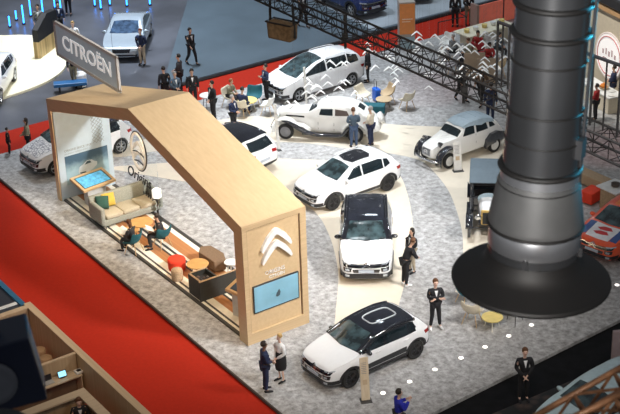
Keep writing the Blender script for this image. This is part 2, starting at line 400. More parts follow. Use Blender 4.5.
obj('lettering', text_mesh('AN AVANT-GARDE SPIRIT', .085, FM(.33, 1.84, yw-.06), .004), dline, wp)

# striped deck
deck = thing('striped_deck', 'low striped deck of cream, black and chestnut boards under the oak arch', 'deck', AO, AZ)
chest = wood_mat('chestnut_board', (.40, .17, .065), (.54, .25, .10), 1)
creamb = mat('cream_board', (.88, .84, .74), .4); darkb = mat('charcoal_board', (.05, .048, .045), .5)
for u0, u1, m in ((.10, .20, darkb), (.20, .30, creamb), (.30, .38, darkb), (.38, .66, creamb), (.66, 1.02, chest), (1.02, 1.10, darkb), (1.10, 1.20, creamb), (1.20, 1.30, darkb), (1.30, 1.42, creamb), (1.42, 1.95, chest), (1.95, 2.15, creamb), (2.15, 2.32, darkb)):
    bm = B(); box(bm, ((u0+u1)/2, LT/2+.06, .035), (u1-u0, LT-.80, .07)); obj('board', bm, m, deck)

# ------------------------------------------------------------------ hanging brand board above the roof
sign = thing('hanging_sign', 'translucent grey sign board with white letters hung over the arch roof', 'sign', A(1.2, 9.65, 5.22), AZ)
bpanel = mat('frosted_grey_panel', (.40, .47, .54), .35, var=.03, emit=.14)  # faint glow added to lift the tone of the board
bfr = mat('sign_border', (.52, .51, .51), .5)
bm = B(); box(bm, (0, 2.5, .69), (.05, 4.74, 1.14)); obj('panel', bm, bpanel, sign)
bm = B()
for c, s in (((0, 2.5, .06), (.09, 5.0, .12)), ((0, 2.5, 1.32), (.09, 5.0, .12)), ((0, .06, .69), (.09, .12, 1.38)), ((0, 4.94, .69), (.09, .12, 1.38))): box(bm, c, s)
obj('border', bm, bfr, sign)
TM = Matrix(((0, 0, -1, -.03), (-1, 0, 0, 4.40), (0, 1, 0, .46), (0, 0, 0, 1)))
obj('lettering', text_mesh('CITROËN', .78, TM, .012, 0, .010, sx=1.18), mat('sign_letter_white', (.88, .9, .92), .4, emit=.35), sign)
bm = B()
for y in (.3, 4.7): rod(bm, (0, y, 1.38), (0, y, 17), .006, n=4)
obj('suspension_wire', bm, steel_dark, sign)

# glass panel with the oval logo and the script on the back edge of the deck
lg = thing('glass_logo_panel', 'clear glass panel with oval double chevron badge and handwritten script behind the sofa', 'sign', A(2.26, 9.4, .07), AZ)
glass = bpy.data.materials.new('clear_glass'); glass.use_nodes = True
_b = glass.node_tree.nodes['Principled BSDF']; _b.inputs['Transmission Weight'].default_value = 1; _b.inputs['Roughness'].default_value = .02; _b.inputs['IOR'].default_value = 1.05; _b.inputs['Base Color'].default_value = (.95, .97, .98, 1)
bm = B(); box(bm, (0, 1.35, 1.60), (.02, 2.7, 3.2)); obj('glass', bm, glass, lg)
oy, oz = 1.30, 2.25
ring = mat('badge_black', (.03, .03, .035), .4)
def oval(r1, r2): return [Vector((0, oy+math.cos(t)*r1, oz+math.sin(t)*r2)) for t in [2*PI*i/36 for i in range(36)]]
bm = B(); tube(bm, [p+Vector((-.03, 0, 0)) for p in oval(.60, .78)], .028, 6, True); obj('badge_ring', bm, ring, lg)
bm = B(); tube(bm, [p+Vector((-.035, 0, 0)) for p in oval(.53, .71)], .05, 6, True); obj('badge_ring', bm, logo_white, lg)
GM = Matrix(((0, 0, -1, -.02), (-1, 0, 0, oy), (0, 1, 0, oz), (0, 0, 0, 1)))
for dz in (-.12, -.50):
    bm = B(); prism(bm, chevron_poly(.84, .42, .2), 0, .03, GM @ Matrix.Translation((0, dz+.12, 0))); obj('chevron', bm, logo_white, lg)
    bm = B(); prism(bm, chevron_poly(.86, .10, .2), 0, .04, GM @ Matrix.Translation((0, dz+.02, 0))); obj('chevron', bm, ring, lg)
obj('script_lettering', text_mesh('Origins', .62, Matrix(((0, 0, -1, -.02), (-1, 0, 0, 2.42), (0, 1, 0, .95), (0, 0, 0, 1))), .01, .35, .004), ring, lg)
obj('script_lettering', text_mesh('since 1919', .34, Matrix(((0, 0, -1, -.02), (-1, 0, 0, 1.9), (0, 1, 0, .50), (0, 0, 0, 1))), .01, .35, .006), ring, lg)

# ------------------------------------------------------------------ furniture under the arch
DZ = .07
light_oak = wood_mat('light_oak', (.60, .40, .20), (.72, .52, .30), 0, scale=2)
scr_teal = mat('tablet_blue', (.10, .38, .62), .25, emit=.5, var=.35, scale=9, ecol=(.10, .40, .66))
def kiosk(u, w_, rz, label, sx=1.15, sy=.72, lit=True):
    t = thing('touch_table', label, 'touch table', A(u, w_, DZ), AZ+rz)
    bm = B(); prism(bm, [(-.42, -.20), (.42, -.20), (.34, .20), (-.34, .20)], 0, .84); obj('base', bm, mat('pale_grey_base', (.62, .64, .64), .5), t, bevel=.02)
    tm = Matrix.Translation((0, 0, .92)) @ Matrix.Rotation(math.radians(14), 4, 'X')
    bm = B()
    for c, s in (((0, sy/2-.05, 0), (sx, .10, .09)), ((0, -sy/2+.05, 0), (sx, .10, .09)), ((sx/2-.05, 0, 0), (.10, sy-.2, .09)), ((-sx/2+.05, 0, 0), (.10, sy-.2, .09))): box(bm, c, s, mtx=tm)
    obj('table_rim', bm, light_oak, t)
    bm = B(); box(bm, (0, 0, -.005), (sx-.2, sy-.2, .07), mtx=tm); s_ = obj('screen', bm, scr_bezel, t)
    bm = B(); box(bm, (0, 0, .034), (sx-.30, sy-.29, .012), mtx=tm); obj('display', bm, scr_teal if lit else scr_bezel, s_)
    return t
kiosk(.95, 12.15, .12, 'touch table with a lit blue screen in an oak rim beside the picture wall', 1.45, .95)
kiosk(.98, 1.75, .5, 'touch table with oak rim half hidden behind the front pillar', 1.0, .7, False)

grey_fab = mat('grey_green_upholstery', (.30, .31, .27), .9, var=.12, scale=30, bump=.3)
seat_fab = mat('beige_seat_fabric', (.46, .41, .31), .9, var=.08, scale=30)
sofa = thing('sofa', 'grey tufted three seat sofa with high back and arms on the striped deck', 'sofa', A(1.3, 10.25, DZ), AZ)
def soft(bm, c, s): box(bm, c, s)
bm = B(); soft(bm, (0, 0, .24), (2.35, .92, .26)); obj('seat_base', bm, grey_fab, sofa, True, .05)
for i in (-1, 0, 1):
    bm = B(); soft(bm, (i*.70, -.06, .44), (.69, .80, .17)); obj('seat_cushion', bm, seat_fab, sofa, True, .05)
bm = B(); soft(bm, (0, .46, .62), (2.55, .20, .82)); bk = obj('backrest', bm, grey_fab, sofa, True, .06)
for s in (-1, 1):
    bm = B(); soft(bm, (s*1.20, -.02, .54), (.17, 1.0, .66)); obj('armrest', bm, grey_fab, sofa, True, .06)
for sx in (-1, 1):
    for sy in (-1, 1):
        bm = B(); rod(bm, (sx*1.05, sy*.36, .12), (sx*1.08, sy*.40, 0), .025, .018); obj('leg', bm, darkb, sofa)
def cushion(u, w_, rz, m, label, tilt=.35):
    bm = B(); q = bmesh.ops.create_cube(bm, size=1)
    bmesh.ops.subdivide_edges(bm, edges=bm.edges[:], cuts=5, use_grid_fill=True)
    for v in bm.verts:
        x, y, z = v.co; e_ = (1-(2*x)**4)*(1-(2*z)**4); v.co = Vector((x*.48, y*.20*(.18+.82*max(0, e_)), z*.48))
    bmesh.ops.transform(bm, matrix=Matrix.Rotation(-tilt, 4, 'X'), verts=bm.verts)
    o = obj('cushion', bm, m, None, True); o.location = A(u, w_, DZ+.80); o.rotation_euler = (0, 0, AZ+rz); tag(o, label, 'cushion', 'cushions on the sofa'); return o
cushion(.42, 10.42, -.5, mat('dark_green_fabric', (.03, .09, .07), .9), 'dark green cushion in the left corner of the sofa')
cushion(.72, 10.50, -.15, mat('mustard_fabric', (.62, .42, .07), .9), 'mustard yellow cushion leaning beside the dark green one')

def round_table(loc, r, h, m, label, name='side_table', legs=True, grp=None, rz=0, tint=None):
    t = thing(name, label, 'table', loc, rz, grp)
    bm = B(); lathe(bm, [(r*.97, h-.045), (r, h-.03), (r, h-.008), (r*.985, h)], 28); obj('table_top', bm, m, t, False)
    if legs:
        for k in range(3):
            a = 2*PI*k/3+.4; bm = B(); rod(bm, (math.cos(a)*r*.5, math.sin(a)*r*.5, h-.04), (math.cos(a)*r*.8, math.sin(a)*r*.8, 0), .018, .012); obj('leg', bm, tint or darkb, t)
    return t
wood_top = mat('honey_wood_top', (.62, .36, .13), .45, var=.08)
round_table(A(1.1, 8.75, DZ), .42, .46, wood_top, 'round honey wood table behind the two seated visitors')
round_table(A(.55, 8.55, DZ), .30, .40, wood_top, 'small round honey wood table at the sofa front corner')
round_table(A(1.10, 4.80, DZ), .38, .44, wood_top, 'round honey wood table between the red pouf and the planter box')

def pouf(loc, r, h, m, label, n=24, sq=1.0, rz=0, name='pouf', cat='pouf'):
    bm = B(); lathe(bm, [(r*.90, 0), (r*.98, .04), (r, h*.3), (r, h-.08), (r*.96, h-.02), (r*.85, h), (.001, h+.01)], n)
    t = thing(name, label, cat, loc, rz)
    obj('cushion_body', bm, m, t, True)
    bm = B(); lathe(bm, [(r*.88, .0), (r*.93, .0), (r*.93, .03), (r*.88, .03)], n, cap=False); tube(bm, [(math.cos(2*PI*i/24)*r*1.0, math.sin(2*PI*i/24)*r*1.0, h-.07) for i in range(24)], .008, 5, True); obj('seam', bm, m, t)
    return t
red_f = mat('orange_red_fabric', (.80, .055, .02), .8); beige_f = mat('woven_beige', (.46, .33, .21), .9, var=.2, scale=25)
brown_f = mat('brown_fabric', (.20, .13, .08), .9, var=.1, scale=20)
pouf(A(.74, 5.62, DZ), .31, .42, red_f, 'orange red round pouf on the striped deck')
pouf(A(.36, 4.95, DZ), .20, .40, beige_f, 'small woven beige drum stool beside the red pouf')
ott = thing('ottoman', 'long brown hexagonal ottoman behind the round wood table', 'ottoman', A(1.84, 5.12, DZ), AZ)
bm = B(); prism(bm, [(-.26, -.62), (.18, -.66), (.36, -.25), (.30, .50), (-.02, .68), (-.30, .35)], .04, .46); obj('seat', bm, brown_f, ott, False, .03)
for x, y in ((-.12, -.5), (.16, -.5), (-.12, .3), (.16, .4)):
    bm = B(); rod(bm, (x, y, 0), (x, y, .05), .03); obj('leg', bm, darkb, ott)
wt = round_table(A(1.98, 4.02, DZ), .25, .54, matt_white, 'glossy white round table beside the oak pillar', tint=creamb)
# dark planter box
pb = thing('planter_box', 'charcoal box counter with an open tray of dark stones on the deck', 'box', A(.22, 3.12, DZ), AZ)
char = mat('charcoal_laminate', (.035, .037, .035), .6, var=.1)
bm = B()
for c, s in (((.80, .03, .36), (1.65, .06, .72)), ((.03, .40, .36), (.06, .68, .72)), ((.35, .77, .36), (.70, .06, .72)), ((.67, .40, .36), (.06, .68, .72)), ((.35, .40, .03), (.6, .68, .06))): box(bm, c, s)
obj('casing', bm, char, pb)
bm = B(); box(bm, (.80, .03, .735), (1.67, .07, .02)); box(bm, (.03, .42, .735), (.07, .74, .02)); box(bm, (.35, .77, .735), (.7, .07, .02)); obj('rim', bm, beige_f, pb)
bm = B(); box(bm, (.35, .40, .50), (.58, .68, .06)); obj('tray', bm, mat('tray_dark', (.03, .028, .03), .7), pb)
for i in range(14):
    bm = B(); ball(bm, (0, 0, 0), random.uniform(.04, .075), 8, (1, .8, .7))
    o = obj('stone', bm, mat('pebble_%d' % (i % 3), [(.05, .045, .05), (.16, .11, .10), (.28, .26, .28)][i % 3], .6), None, True)
    o.location = A(.22+.13+(i % 4)*.14, 3.12+.14+(i//4)*.16, DZ+.575); tag(o, 'small rounded dark or grey stone lying in the open tray of the charcoal box', 'stone', 'stones in the tray of the charcoal box')
# white lamp standing behind the sofa
fl = thing('floor_lamp', 'thin floor lamp with white drum shade behind the sofa', 'lamp', A(2.05, 9.20, DZ), 0)
bm = B(); lathe(bm, [(.14, 0), (.14, .02), (.02, .03), (.015, 1.0)], 16); obj('pole', bm, steel_dark, fl)
bm = B(); lathe(bm, [(.17, 1.0), (.17, 1.28), (.12, 1.32)], 20); obj('lamp_shade', bm, mat('lamp_shade_white', (.9, .9, .86), .6, emit=.8), fl)

# unseen lamps added under the arch roof to brighten wall and deck
area('arch_fill_lamp', A(.9, 9.2, 4.5), 0.5, 90, (1, .80, .52), target=A(1.0, 12.0, .8))
area('arch_fill_lamp', A(.7, 6.5, 4.9), .5, 85, (1, .76, .46), target=A(.7, 6.6, 0))
area('arch_fill_lamp', A(.6, 2.6, 4.2), .4, 50, (1, .76, .46), target=A(.5, 3.0, 0))
# ------------------------------------------------------------------ cars
def interp(tab, x):
    if x <= tab[0][0]: return tab[0][1]
    for (a, p), (b, q) in zip(tab, tab[1:]):
        if x <= b: t = (x-a)/(b-a); return p+(q-p)*t
    return tab[-1][1]
paint_white = mat('car_white', (.84, .85, .87), .22, coat=.6, var=.01)
car_glass = mat('car_glass', (.012, .020, .025), .05, coat=1.0, var=.3, scale=3)
car_glass2 = mat('windscreen_glass', (.035, .060, .068), .06, coat=1.0, var=.8, scale=2.6)
clad = mat('dark_cladding', (.016, .016, .018), .55); lamp_gl = mat('headlamp_glass', (.50, .55, .60), .08, .3, coat=1.0)
tail_red = mat('tail_lamp_red', (.35, .01, .01), .15, coat=1.0); rim_dark = mat('rim_dark', (.05, .05, .055), .35, .6); rim_silver = mat('rim_silver', (.45, .46, .48), .3, .8)
plate_m = mat('plate_grey', (.45, .5, .58), .4)

def grid_poly(poly, step):
    bm = bmesh.new(); vs = [bm.verts.new((p[0], p[1], 0)) for p in poly]; bm.faces.new(vs)
    xs = [p[0] for p in poly]; ys = [p[1] for p in poly]
    for ax, (lo, hi) in enumerate(((min(xs), max(xs)), (min(ys), max(ys)))):
        k = lo+step
        while k < hi:
            co = [0, 0, 0]; no = [0, 0, 0]; co[ax] = k; no[ax] = 1
            bmesh.ops.bisect_plane(bm, geom=bm.verts[:]+bm.edges[:]+bm.faces[:], plane_co=co, plane_no=no); k += step
    bmesh.ops.triangulate(bm, faces=[f for f in bm.faces if len(f.verts) > 4])
    return bm
class Car:
    def __init__(s, name, label, front, rear, side, spec, group=None, z=0.0):
        s.p = spec; L = spec['L']; s.L = L
        f = Vector(front); r = Vector(rear); d = Vector((f.x-r.x, f.y-r.y, 0)).normalized()
        n = Vector((-d.y, d.x, 0)); tr = spec['W']-.22
        wf = L/2-spec['foh']; wb = spec['wb']; 
        if side == 0: o = Vector((f.x, f.y, 0))-d*(L/2)      # front bumper midpoint given
        elif side == 9: o = Vector((r.x, r.y, 0))+d*(L/2)    # rear bumper midpoint given
        else:
            mid = (f+r)/2; mid.z = 0; o = mid-n*side*(tr/2+.06)-d*((wf+(wf-wb))/2)
        s.t = thing(name, label, 'car', (o.x, o.y, z), heading(d), group)
        s.body()
    def X(s, t): return s.L/2-t
    def body(s):
        p = s.p; L = s.L; W_ = p['W']/2
        ts = sorted(set([0, .03, .10, .22, .4, .6]+[L*i/30 for i in range(1, 30)]+[L-.4, L-.22, L-.1, L-.03, L]))
        ts = [t for i, t in enumerate(ts) if i == 0 or t-ts[i-1] > .015]
        rings = []; bm = B()
        for t in ts:
            zt = interp(p['top'], t); zb = interp(p['bot'], t); w_ = W_*interp(p['plan'], t)
            zs = min(interp(p['belt'], t), zt-.03); gh = zt-zs
            wr = w_-p.get('tumble', .30)*gh-min(.05, gh*.3)
            ins = p.get('shoulder', .02)
            half = [(0, zb), (w_*.80, zb), (w_*.95, zb+.05), (w_*.985, zb+.35*(zs-zb)), (w_, zb+.62*(zs-zb)), (w_*.985, zb+.90*(zs-zb)), (w_*.955, zs), (w_*.955-(w_*.955-wr)*.45-ins, zs+gh*.42), (wr+.02, zs+gh*.80), (wr*.90, zs+gh*.94), (wr*.62, zs+gh*1.0), (0, zt+.012)]
            pts = [(y, z) for y, z in half]+[(-y, z) for y, z in half[-2:0:-1]]
            rings.append([bm.verts.new((s.X(t), y, z)) for y, z in pts])
        n = len(rings[0])
        for a, b in zip(rings, rings[1:]):
            for k in range(n): bm.faces.new((a[k], a[(k+1) % n], b[(k+1) % n], b[k]))
        bm.faces.new(rings[0][::-1]); bm.faces.new(rings[-1])
        bmesh.ops.recalc_face_normals(bm, faces=bm.faces[:])
        me = bpy.data.meshes.new('body'); bm.to_mesh(me); bm.free()
        me.materials.append(p.get('paint', paint_white)); me.materials.append(black)
        tmp = bpy.data.objects.new('tmp', me); COL.objects.link(tmp)
        sd = tmp.modifiers.new('s', 'SUBSURF'); sd.levels = 1; sd.render_levels = 1
        m1 = evaluated(tmp)
        b2 = bmesh.new(); b2.from_mesh(m1); s.bvh = BVHTree.FromBMesh(b2); b2.free()
        # wheel wells
        cut = B(); r = p['wr']
        for tx in (p['foh'], p['foh']+p['wb']):
            for sy in (-1, 1):
                q = bmesh.ops.create_cone(cut, cap_ends=True, segments=28, radius1=r*1.13, radius2=r*1.13, depth=.44)
                bmesh.ops.transform(cut, matrix=Matrix.Translation((s.X(tx), sy*(W_-.10), r*1.02)) @ Matrix.Rotation(PI/2, 4, 'X'), verts=q['verts'])
        for f in cut.faces: f.material_index = 1
        cm = bpy.data.meshes.new('cut'); cut.to_mesh(cm); cut.free(); cm.materials.append(p.get('paint', paint_white)); cm.materials.append(black)
        co = bpy.data.objects.new('cut', cm); COL.objects.link(co)
        if p.get('wells', True):
            bo = tmp.modifiers.new('b', 'BOOLEAN'); bo.operation = 'DIFFERENCE'; bo.object = co; bo.solver = 'EXACT'
            m2 = evaluated(tmp)
            if len(m2.polygons) < 100: m2 = m1
        else: m2 = m1
        bpy.data.objects.remove(tmp); bpy.data.objects.remove(co)
        nm = p.get('paint', paint_white)
        s.bodyo = obj('body', m2, [nm, black], s.t, True)
        try: s.bodyo.data.set_sharp_from_angle(angle=math.radians(35))
        except Exception: pass
    def cast(s, kind, a, b):
        if kind == 'top': o, d = Vector((a, b, 4)), Vector((0, 0, -1))
        elif kind == 'left': o, d = Vector((a, 3, b)), Vector((0, -1, 0))
        elif kind == 'right': o, d = Vector((a, -3, b)), Vector((0, 1, 0))
        elif kind == 'front': o, d = Vector((s.L, a, b)), Vector((-1, 0, 0))
        else: o, d = Vector((-s.L, a, b)), Vector((1, 0, 0))
        h = s.bvh.ray_cast(o, d)
        if h[0] is None:
            h = s.bvh.find_nearest(Vector({'top': (a, b, 1.2), 'left': (a, 1, b), 'right': (a, -1, b), 'front': (s.L/2, a, b), 'rear': (-s.L/2, a, b)}[kind]))
        n = h[1]
        if n.dot(d) > 0: n = -n
        return h[0], n
    def decal(s, name, kind, poly, m, off=.008, parent=None, step=.09, label=None, smooth=True, cur=0):
        """panel that follows the body skin; poly in (t,y), (t,z) or (y,z)"""
        if kind in ('top', 'left', 'right'): poly = [(s.X(a), b) for a, b in poly]
        if cur: poly = [(v.x, v.y) for v in smooth_curve([(a, b, 0) for a, b in poly], cur, True)]
        bm = grid_poly(poly, step)
        nn = []
        for v in bm.verts:
            P, n = s.cast(kind, v.co.x, v.co.y); v.co = P+n*off; nn.append(n)
        bm.verts.ensure_lookup_table(); bm.verts.index_update()
        nm = {v: n for v, n in zip(bm.verts, nn)}
        bd = [e for e in bm.edges if e.is_boundary]
        r = bmesh.ops.extrude_edge_only(bm, edges=bd)
        nv = [g for g in r['geom'] if isinstance(g, bmesh.types.BMVert)]
        for v in nv:
            src = min(nm, key=lambda q: (q.co-v.co).length_squared); v.co = v.co-nm[src]*(off+.02)
        bmesh.ops.recalc_face_normals(bm, faces=bm.faces[:])
        o = obj(name, bm, m, parent or s.t, False, label=label)
        return o
    def wheels(s, rim=rim_dark, spokes=5, style='alloy', tyre=rubber):
        p = s.p; r = p['wr']
        for tx in (p['foh'], p['foh']+p['wb']):
            for sy in (-1, 1):
                w_ = p.get('tw', .21); yc = sy*(p['W']/2-.04-w_/2)
                mw = Matrix.Translation((s.X(tx), yc, r)) @ Matrix.Rotation(-sy*PI/2, 4, 'X')
                bm = B(); lathe(bm, [(r*.62, -w_/2), (r*.93, -w_/2), (r, -w_*.3), (r, w_*.3), (r*.93, w_/2), (r*.66, w_/2), (r*.64, w_*.3)], 28); bmesh.ops.transform(bm, matrix=mw, verts=bm.verts)
                wo = obj('wheel', bm, tyre, s.t, True)
                try: wo.data.set_sharp_from_angle(angle=math.radians(40))
                except Exception: pass
                bm = B()
                if style == 'alloy':
                    lathe(bm, [(r*.60, w_*.30), (r*.67, w_*.46), (r*.69, w_*.50), (r*.63, w_*.50), (r*.60, w_*.34)], 28, cap=False)
                    lathe(bm, [(r*.62, w_*.05), (r*.61, w_*.06), (.001, w_*.06)], 24)
                    for k in range(spokes):
                        a = 2*PI*k/spokes; c_, s_ = math.cos(a), math.sin(a)
                        for da in (-.16, .16):
                            rod(bm, (c_*r*.1, s_*r*.1, w_*.42), (math.cos(a+da)*r*.64, math.sin(a+da)*r*.64, w_*.45), r*.055, r*.045, 6)
                    ball(bm, (0, 0, w_*.42), r*.13, 10, (1, 1, .5))
                elif style == 'disc':
                    lathe(bm, [(r*.66, w_*.45), (r*.60, w_*.52), (r*.45, w_*.42), (r*.25, w_*.52), (.001, w_*.60)], 24)
                else:
                    lathe(bm, [(r*.66, w_*.30), (r*.70, w_*.48), (r*.64, w_*.48), (r*.62, w_*.3)], 24, cap=False)
                    for k in range(12):
                        a = 2*PI*k/12; rod(bm, (0, 0, w_*.45), (math.cos(a)*r*.68, math.sin(a)*r*.68, w_*.4), r*.035, n=5)
                    ball(bm, (0, 0, w_*.45), r*.16, 10, (1, 1, .8))
                bmesh.ops.transform(bm, matrix=mw, verts=bm.verts)
                obj('rim', bm, rim, wo)
    def mirrors(s, t, y, z, m, sc=1.0):
        for sy in (-1, 1):
            bm = B(); ball(bm, (s.X(t), sy*(y+.10*sc), z), .11*sc, 12, (.65, 1.15, .72)); rod(bm, (s.X(t)+.01, sy*(y-.08), z-.05), (s.X(t), sy*(y+.05), z-.03), .03, n=6)
            obj('mirror', bm, m, s.t, True)
    def part(s, name, bm, m, parent=None, smooth=False, bevel=0, label=None):
        return obj(name, bm, m, parent or s.t, smooth, bevel, label)
def emblem(c, z, w_=.30, m=None):
    for k, dz in enumerate((0, -.07)):
        poly = [(-w_/2, z+dz-.02), (0, z+dz+.07), (w_/2, z+dz-.02), (w_/2-.02, z+dz-.045), (0, z+dz+.035), (-w_/2+.02, z+dz-.045)]
        c.decal('emblem', 'front', poly, m or chrome, .03, step=.2)

def hatch_spec(L, Wd, H, wb, foh, wr, kind='hatch', paint=None):
    k = H/1.47
    if kind == 'hatch':
        top = [(0, .50*k), (.03, .66*k), (.12, .80*k), (.40, .90*k), (.80, .965*k), (1.08, 1.03*k), (1.30, 1.14*k), (1.78, 1.385*k), (2.05, 1.445*k), (2.45, 1.47*k), (L-1.1, 1.455*k), (L-.55, 1.37*k), (L-.42, 1.30*k), (L-.14, .98*k), (L-.05, .86*k), (L, .62*k)]
    elif kind == 'mpv':
        top = [(0, .50), (.03, .70), (.12, .84), (.45, .95), (.80, 1.04), (1.0, 1.12), (1.45, 1.38), (1.95, 1.58), (2.4, H-.01), (2.9, H), (L-1.0, H-.03), (L-.45, H-.13), (L-.3, 1.38), (L-.12, 1.0), (L-.03, .86), (L, .6)]
    elif kind == 'sedan':
        top = [(0, .48), (.03, .62), (.12, .72), (.5, .84), (1.0, .93), (1.35, 1.0), (1.6, 1.10), (2.15, 1.36), (2.6, H), (3.1, H-.01), (3.7, 1.30), (4.25, 1.10), (L-.25, 1.04), (L-.08, .96), (L-.02, .82), (L, .6)]
    belt = [(0, .60*k), (.3, .78*k), (1.0, .93*k), (1.8, .95*k), (L-1.1, 1.02*k), (L-.3, .98*k), (L, .8*k)]
    bot = [(0, .30), (.12, .22), (.5, .19), (L-.5, .20), (L-.12, .26), (L, .36)]
    plan = [(0, .66), (.04, .76), (.12, .84), (.28, .92), (.55, .97), (.9, 1.0), (L-1.0, 1.0), (L-.5, .97), (L-.25, .93), (L-.08, .86), (L, .76)]
    return dict(L=L, W=Wd, H=H, wb=wb, foh=foh, wr=wr, top=top, belt=belt, bot=bot, plan=plan, paint=paint or paint_white)

def modern(name, label, front, rear, side, L, Wd, H, wb, foh, wr, kind='hatch', paint=None, z=0, roof=None, roof_trim=None, airbump=False, rails=False, rim=rim_dark, detail=True, cladding=True, wscr=None, group=None, lamps=True, citro=True, mirror_m=None):
    sp = hatch_spec(L, Wd, H, wb, foh, wr, kind, paint); c = Car(name, label, front, rear, side, sp, group, z)
    k = H/1.47; hw = Wd/2
    if kind == 'hatch': cw, hd, re0, re1, bl, tp = 1.12, 1.80, L-.62, L-.13, 1.0*k, 1.34*k
    elif kind == 'mpv': cw, hd, re0, re1, bl, tp = .86, 2.35, L-.5, L-.12, 1.03, 1.47
    else: cw, hd, re0, re1, bl, tp = 1.40, 2.2, 3.45, 4.2, .97, 1.30
    wl = lambda q: [(cw, -hw*.74*q), (cw-.06, 0), (cw, hw*.74*q), (hd, hw*.60*q), (hd+.03, 0), (hd, -hw*.60*q)]
    c.decal('windscreen', 'top', wl(1), wscr or car_glass2, .010)
    if roof:
        q = .72 if kind != 'sedan' else .6
        rp = [(hd+.03, -hw*.79), (hd-.02, -hw*.3), (hd-.02, hw*.3), (hd+.03, hw*.79), (re0-.0, hw*.76), (re0+.06, 0), (re0-.0, -hw*.76)]
        c.decal('roof_panel', 'top', rp, roof, .014, step=.045)
    if roof_trim == 'glassframe':
        a0, a1, b0 = hd+.25, L-.95, hw*.34
        pts = smooth_curve([(a0, -b0), (a0, b0), (a1, b0), (a1, -b0)], 1, True)
        loop = []
        for i in range(40):
            t = 2*PI*i/40; ax = (abs(math.cos(t))**.45)*(1 if math.cos(t) >= 0 else -1); ay = (abs(math.sin(t))**.45)*(1 if math.sin(t) >= 0 else -1)
            P, n = c.cast('top', c.X((a0+a1)/2+ax*(a1-a0)/2), ay*b0); loop.append(P+n*.02)
        bm = B(); tube(bm, loop, .022, 6, True); c.part('sunroof_frame', bm, mat('sunroof_frame_grey', (.52, .55, .58), .35), smooth=True)
    if roof_trim == 'blackbox':
        rp = [(hd+.22, -hw*.48), (hd+.12, 0), (hd+.22, hw*.48), (hd+1.0, hw*.50), (hd+1.15, hw*.3), (hd+1.15, -hw*.3), (hd+1.0, -hw*.50)]
        c.decal('roof_panel', 'top', rp, gloss_black, .03)
    # side glass: quarter panes
    if kind == 'hatch': ys = [(1.42, bl+.0), (1.86, 1.325*k), (2.15, 1.375*k), (L-1.15, 1.385*k), (L-.72, 1.30*k), (L-.62, bl+.10), (L-.9, bl+.03)]
    elif kind == 'mpv': ys = [(1.05, bl+.05), (1.5, 1.28), (1.95, 1.47), (2.4, 1.56), (L-1.0, 1.55), (L-.5, 1.43), (L-.42, bl+.12)]
    else: ys = [(1.72, bl+.06), (2.2, 1.27), (2.6, 1.36), (3.05, 1.36), (3.6, 1.24), (3.98, 1.08)]
    def clip(poly, x0, x1):
        def cl(ps, x, sgn):
            out = []
            for i in range(len(ps)):
                a, b = ps[i-1], ps[i]; ia, ib = sgn*(a[0]-x) >= 0, sgn*(b[0]-x) >= 0
                if ia != ib: t = (x-a[0])/(b[0]-a[0]); out.append((x, a[1]+(b[1]-a[1])*t))
                if ib: out.append(b)
            return out
        return cl(cl(poly, x0, 1), x1, -1)
    b1 = foh+wb*.53; b2 = min(L-.95, foh+wb*.93)
    cuts = [(0, b1-.035), (b1+.035, b2-.03), (b2+.03, L)]
    for kd in ('left', 'right'):
        for x0, x1 in cuts:
            q = clip(ys, x0, x1)
            if len(q) >= 3 and max(a for a, b in q)-min(a for a, b in q) > .12: c.decal('side_window', kd, q, car_glass, .007)
        # dark surround behind the panes so that pillars read black or body colour
        if roof: c.decal('window_surround', kd, [(cw+.10, bl-.02)]+[(a-(.14 if i < 2 else 0), b+.065) for i, (a, b) in enumerate(ys[:-2])]+[(L-.66, bl+.0)], gloss_black, .006, step=.06)
    if roof: c.decal('a_pillar', 'top', [(cw+.02, -hw*.90), (cw-.08, 0), (cw+.02, hw*.90), (hd+.06, hw*.82), (hd+.06, -hw*.82)], gloss_black, .005, step=.05)
    if roof:
        for sy in (-1, 1):
            pts = []
            for t_, q_ in ((cw+.02, .90), (cw+.25, .86), (cw+.5, .82), (hd, .78), (hd+.5, .765), (hd+1.0, .76), (L-1.0, .755), (L-.62, .75)):
                P_, n_ = c.cast('top', c.X(t_), sy*hw*q_); pts.append(P_+n_*.004)
            bm = B(); tube(bm, smooth_curve(pts, 3), (.058), 8); c.part('cantrail_trim', bm, gloss_black, smooth=True)
    rw = [(-hw*.62, tp-.02), (hw*.62, tp-.02), (hw*.70, bl+.03), (0, bl), (-hw*.70, bl+.03)]
    if kind == 'sedan': c.decal('rear_window', 'top', [(re0, -hw*.56), (re0, hw*.56), (re1, hw*.66), (re1, -hw*.66)], car_glass, .008)
    else: c.decal('rear_window', 'rear', rw, car_glass, .010)
    # nose
    kz = k if kind == 'hatch' else 1.05
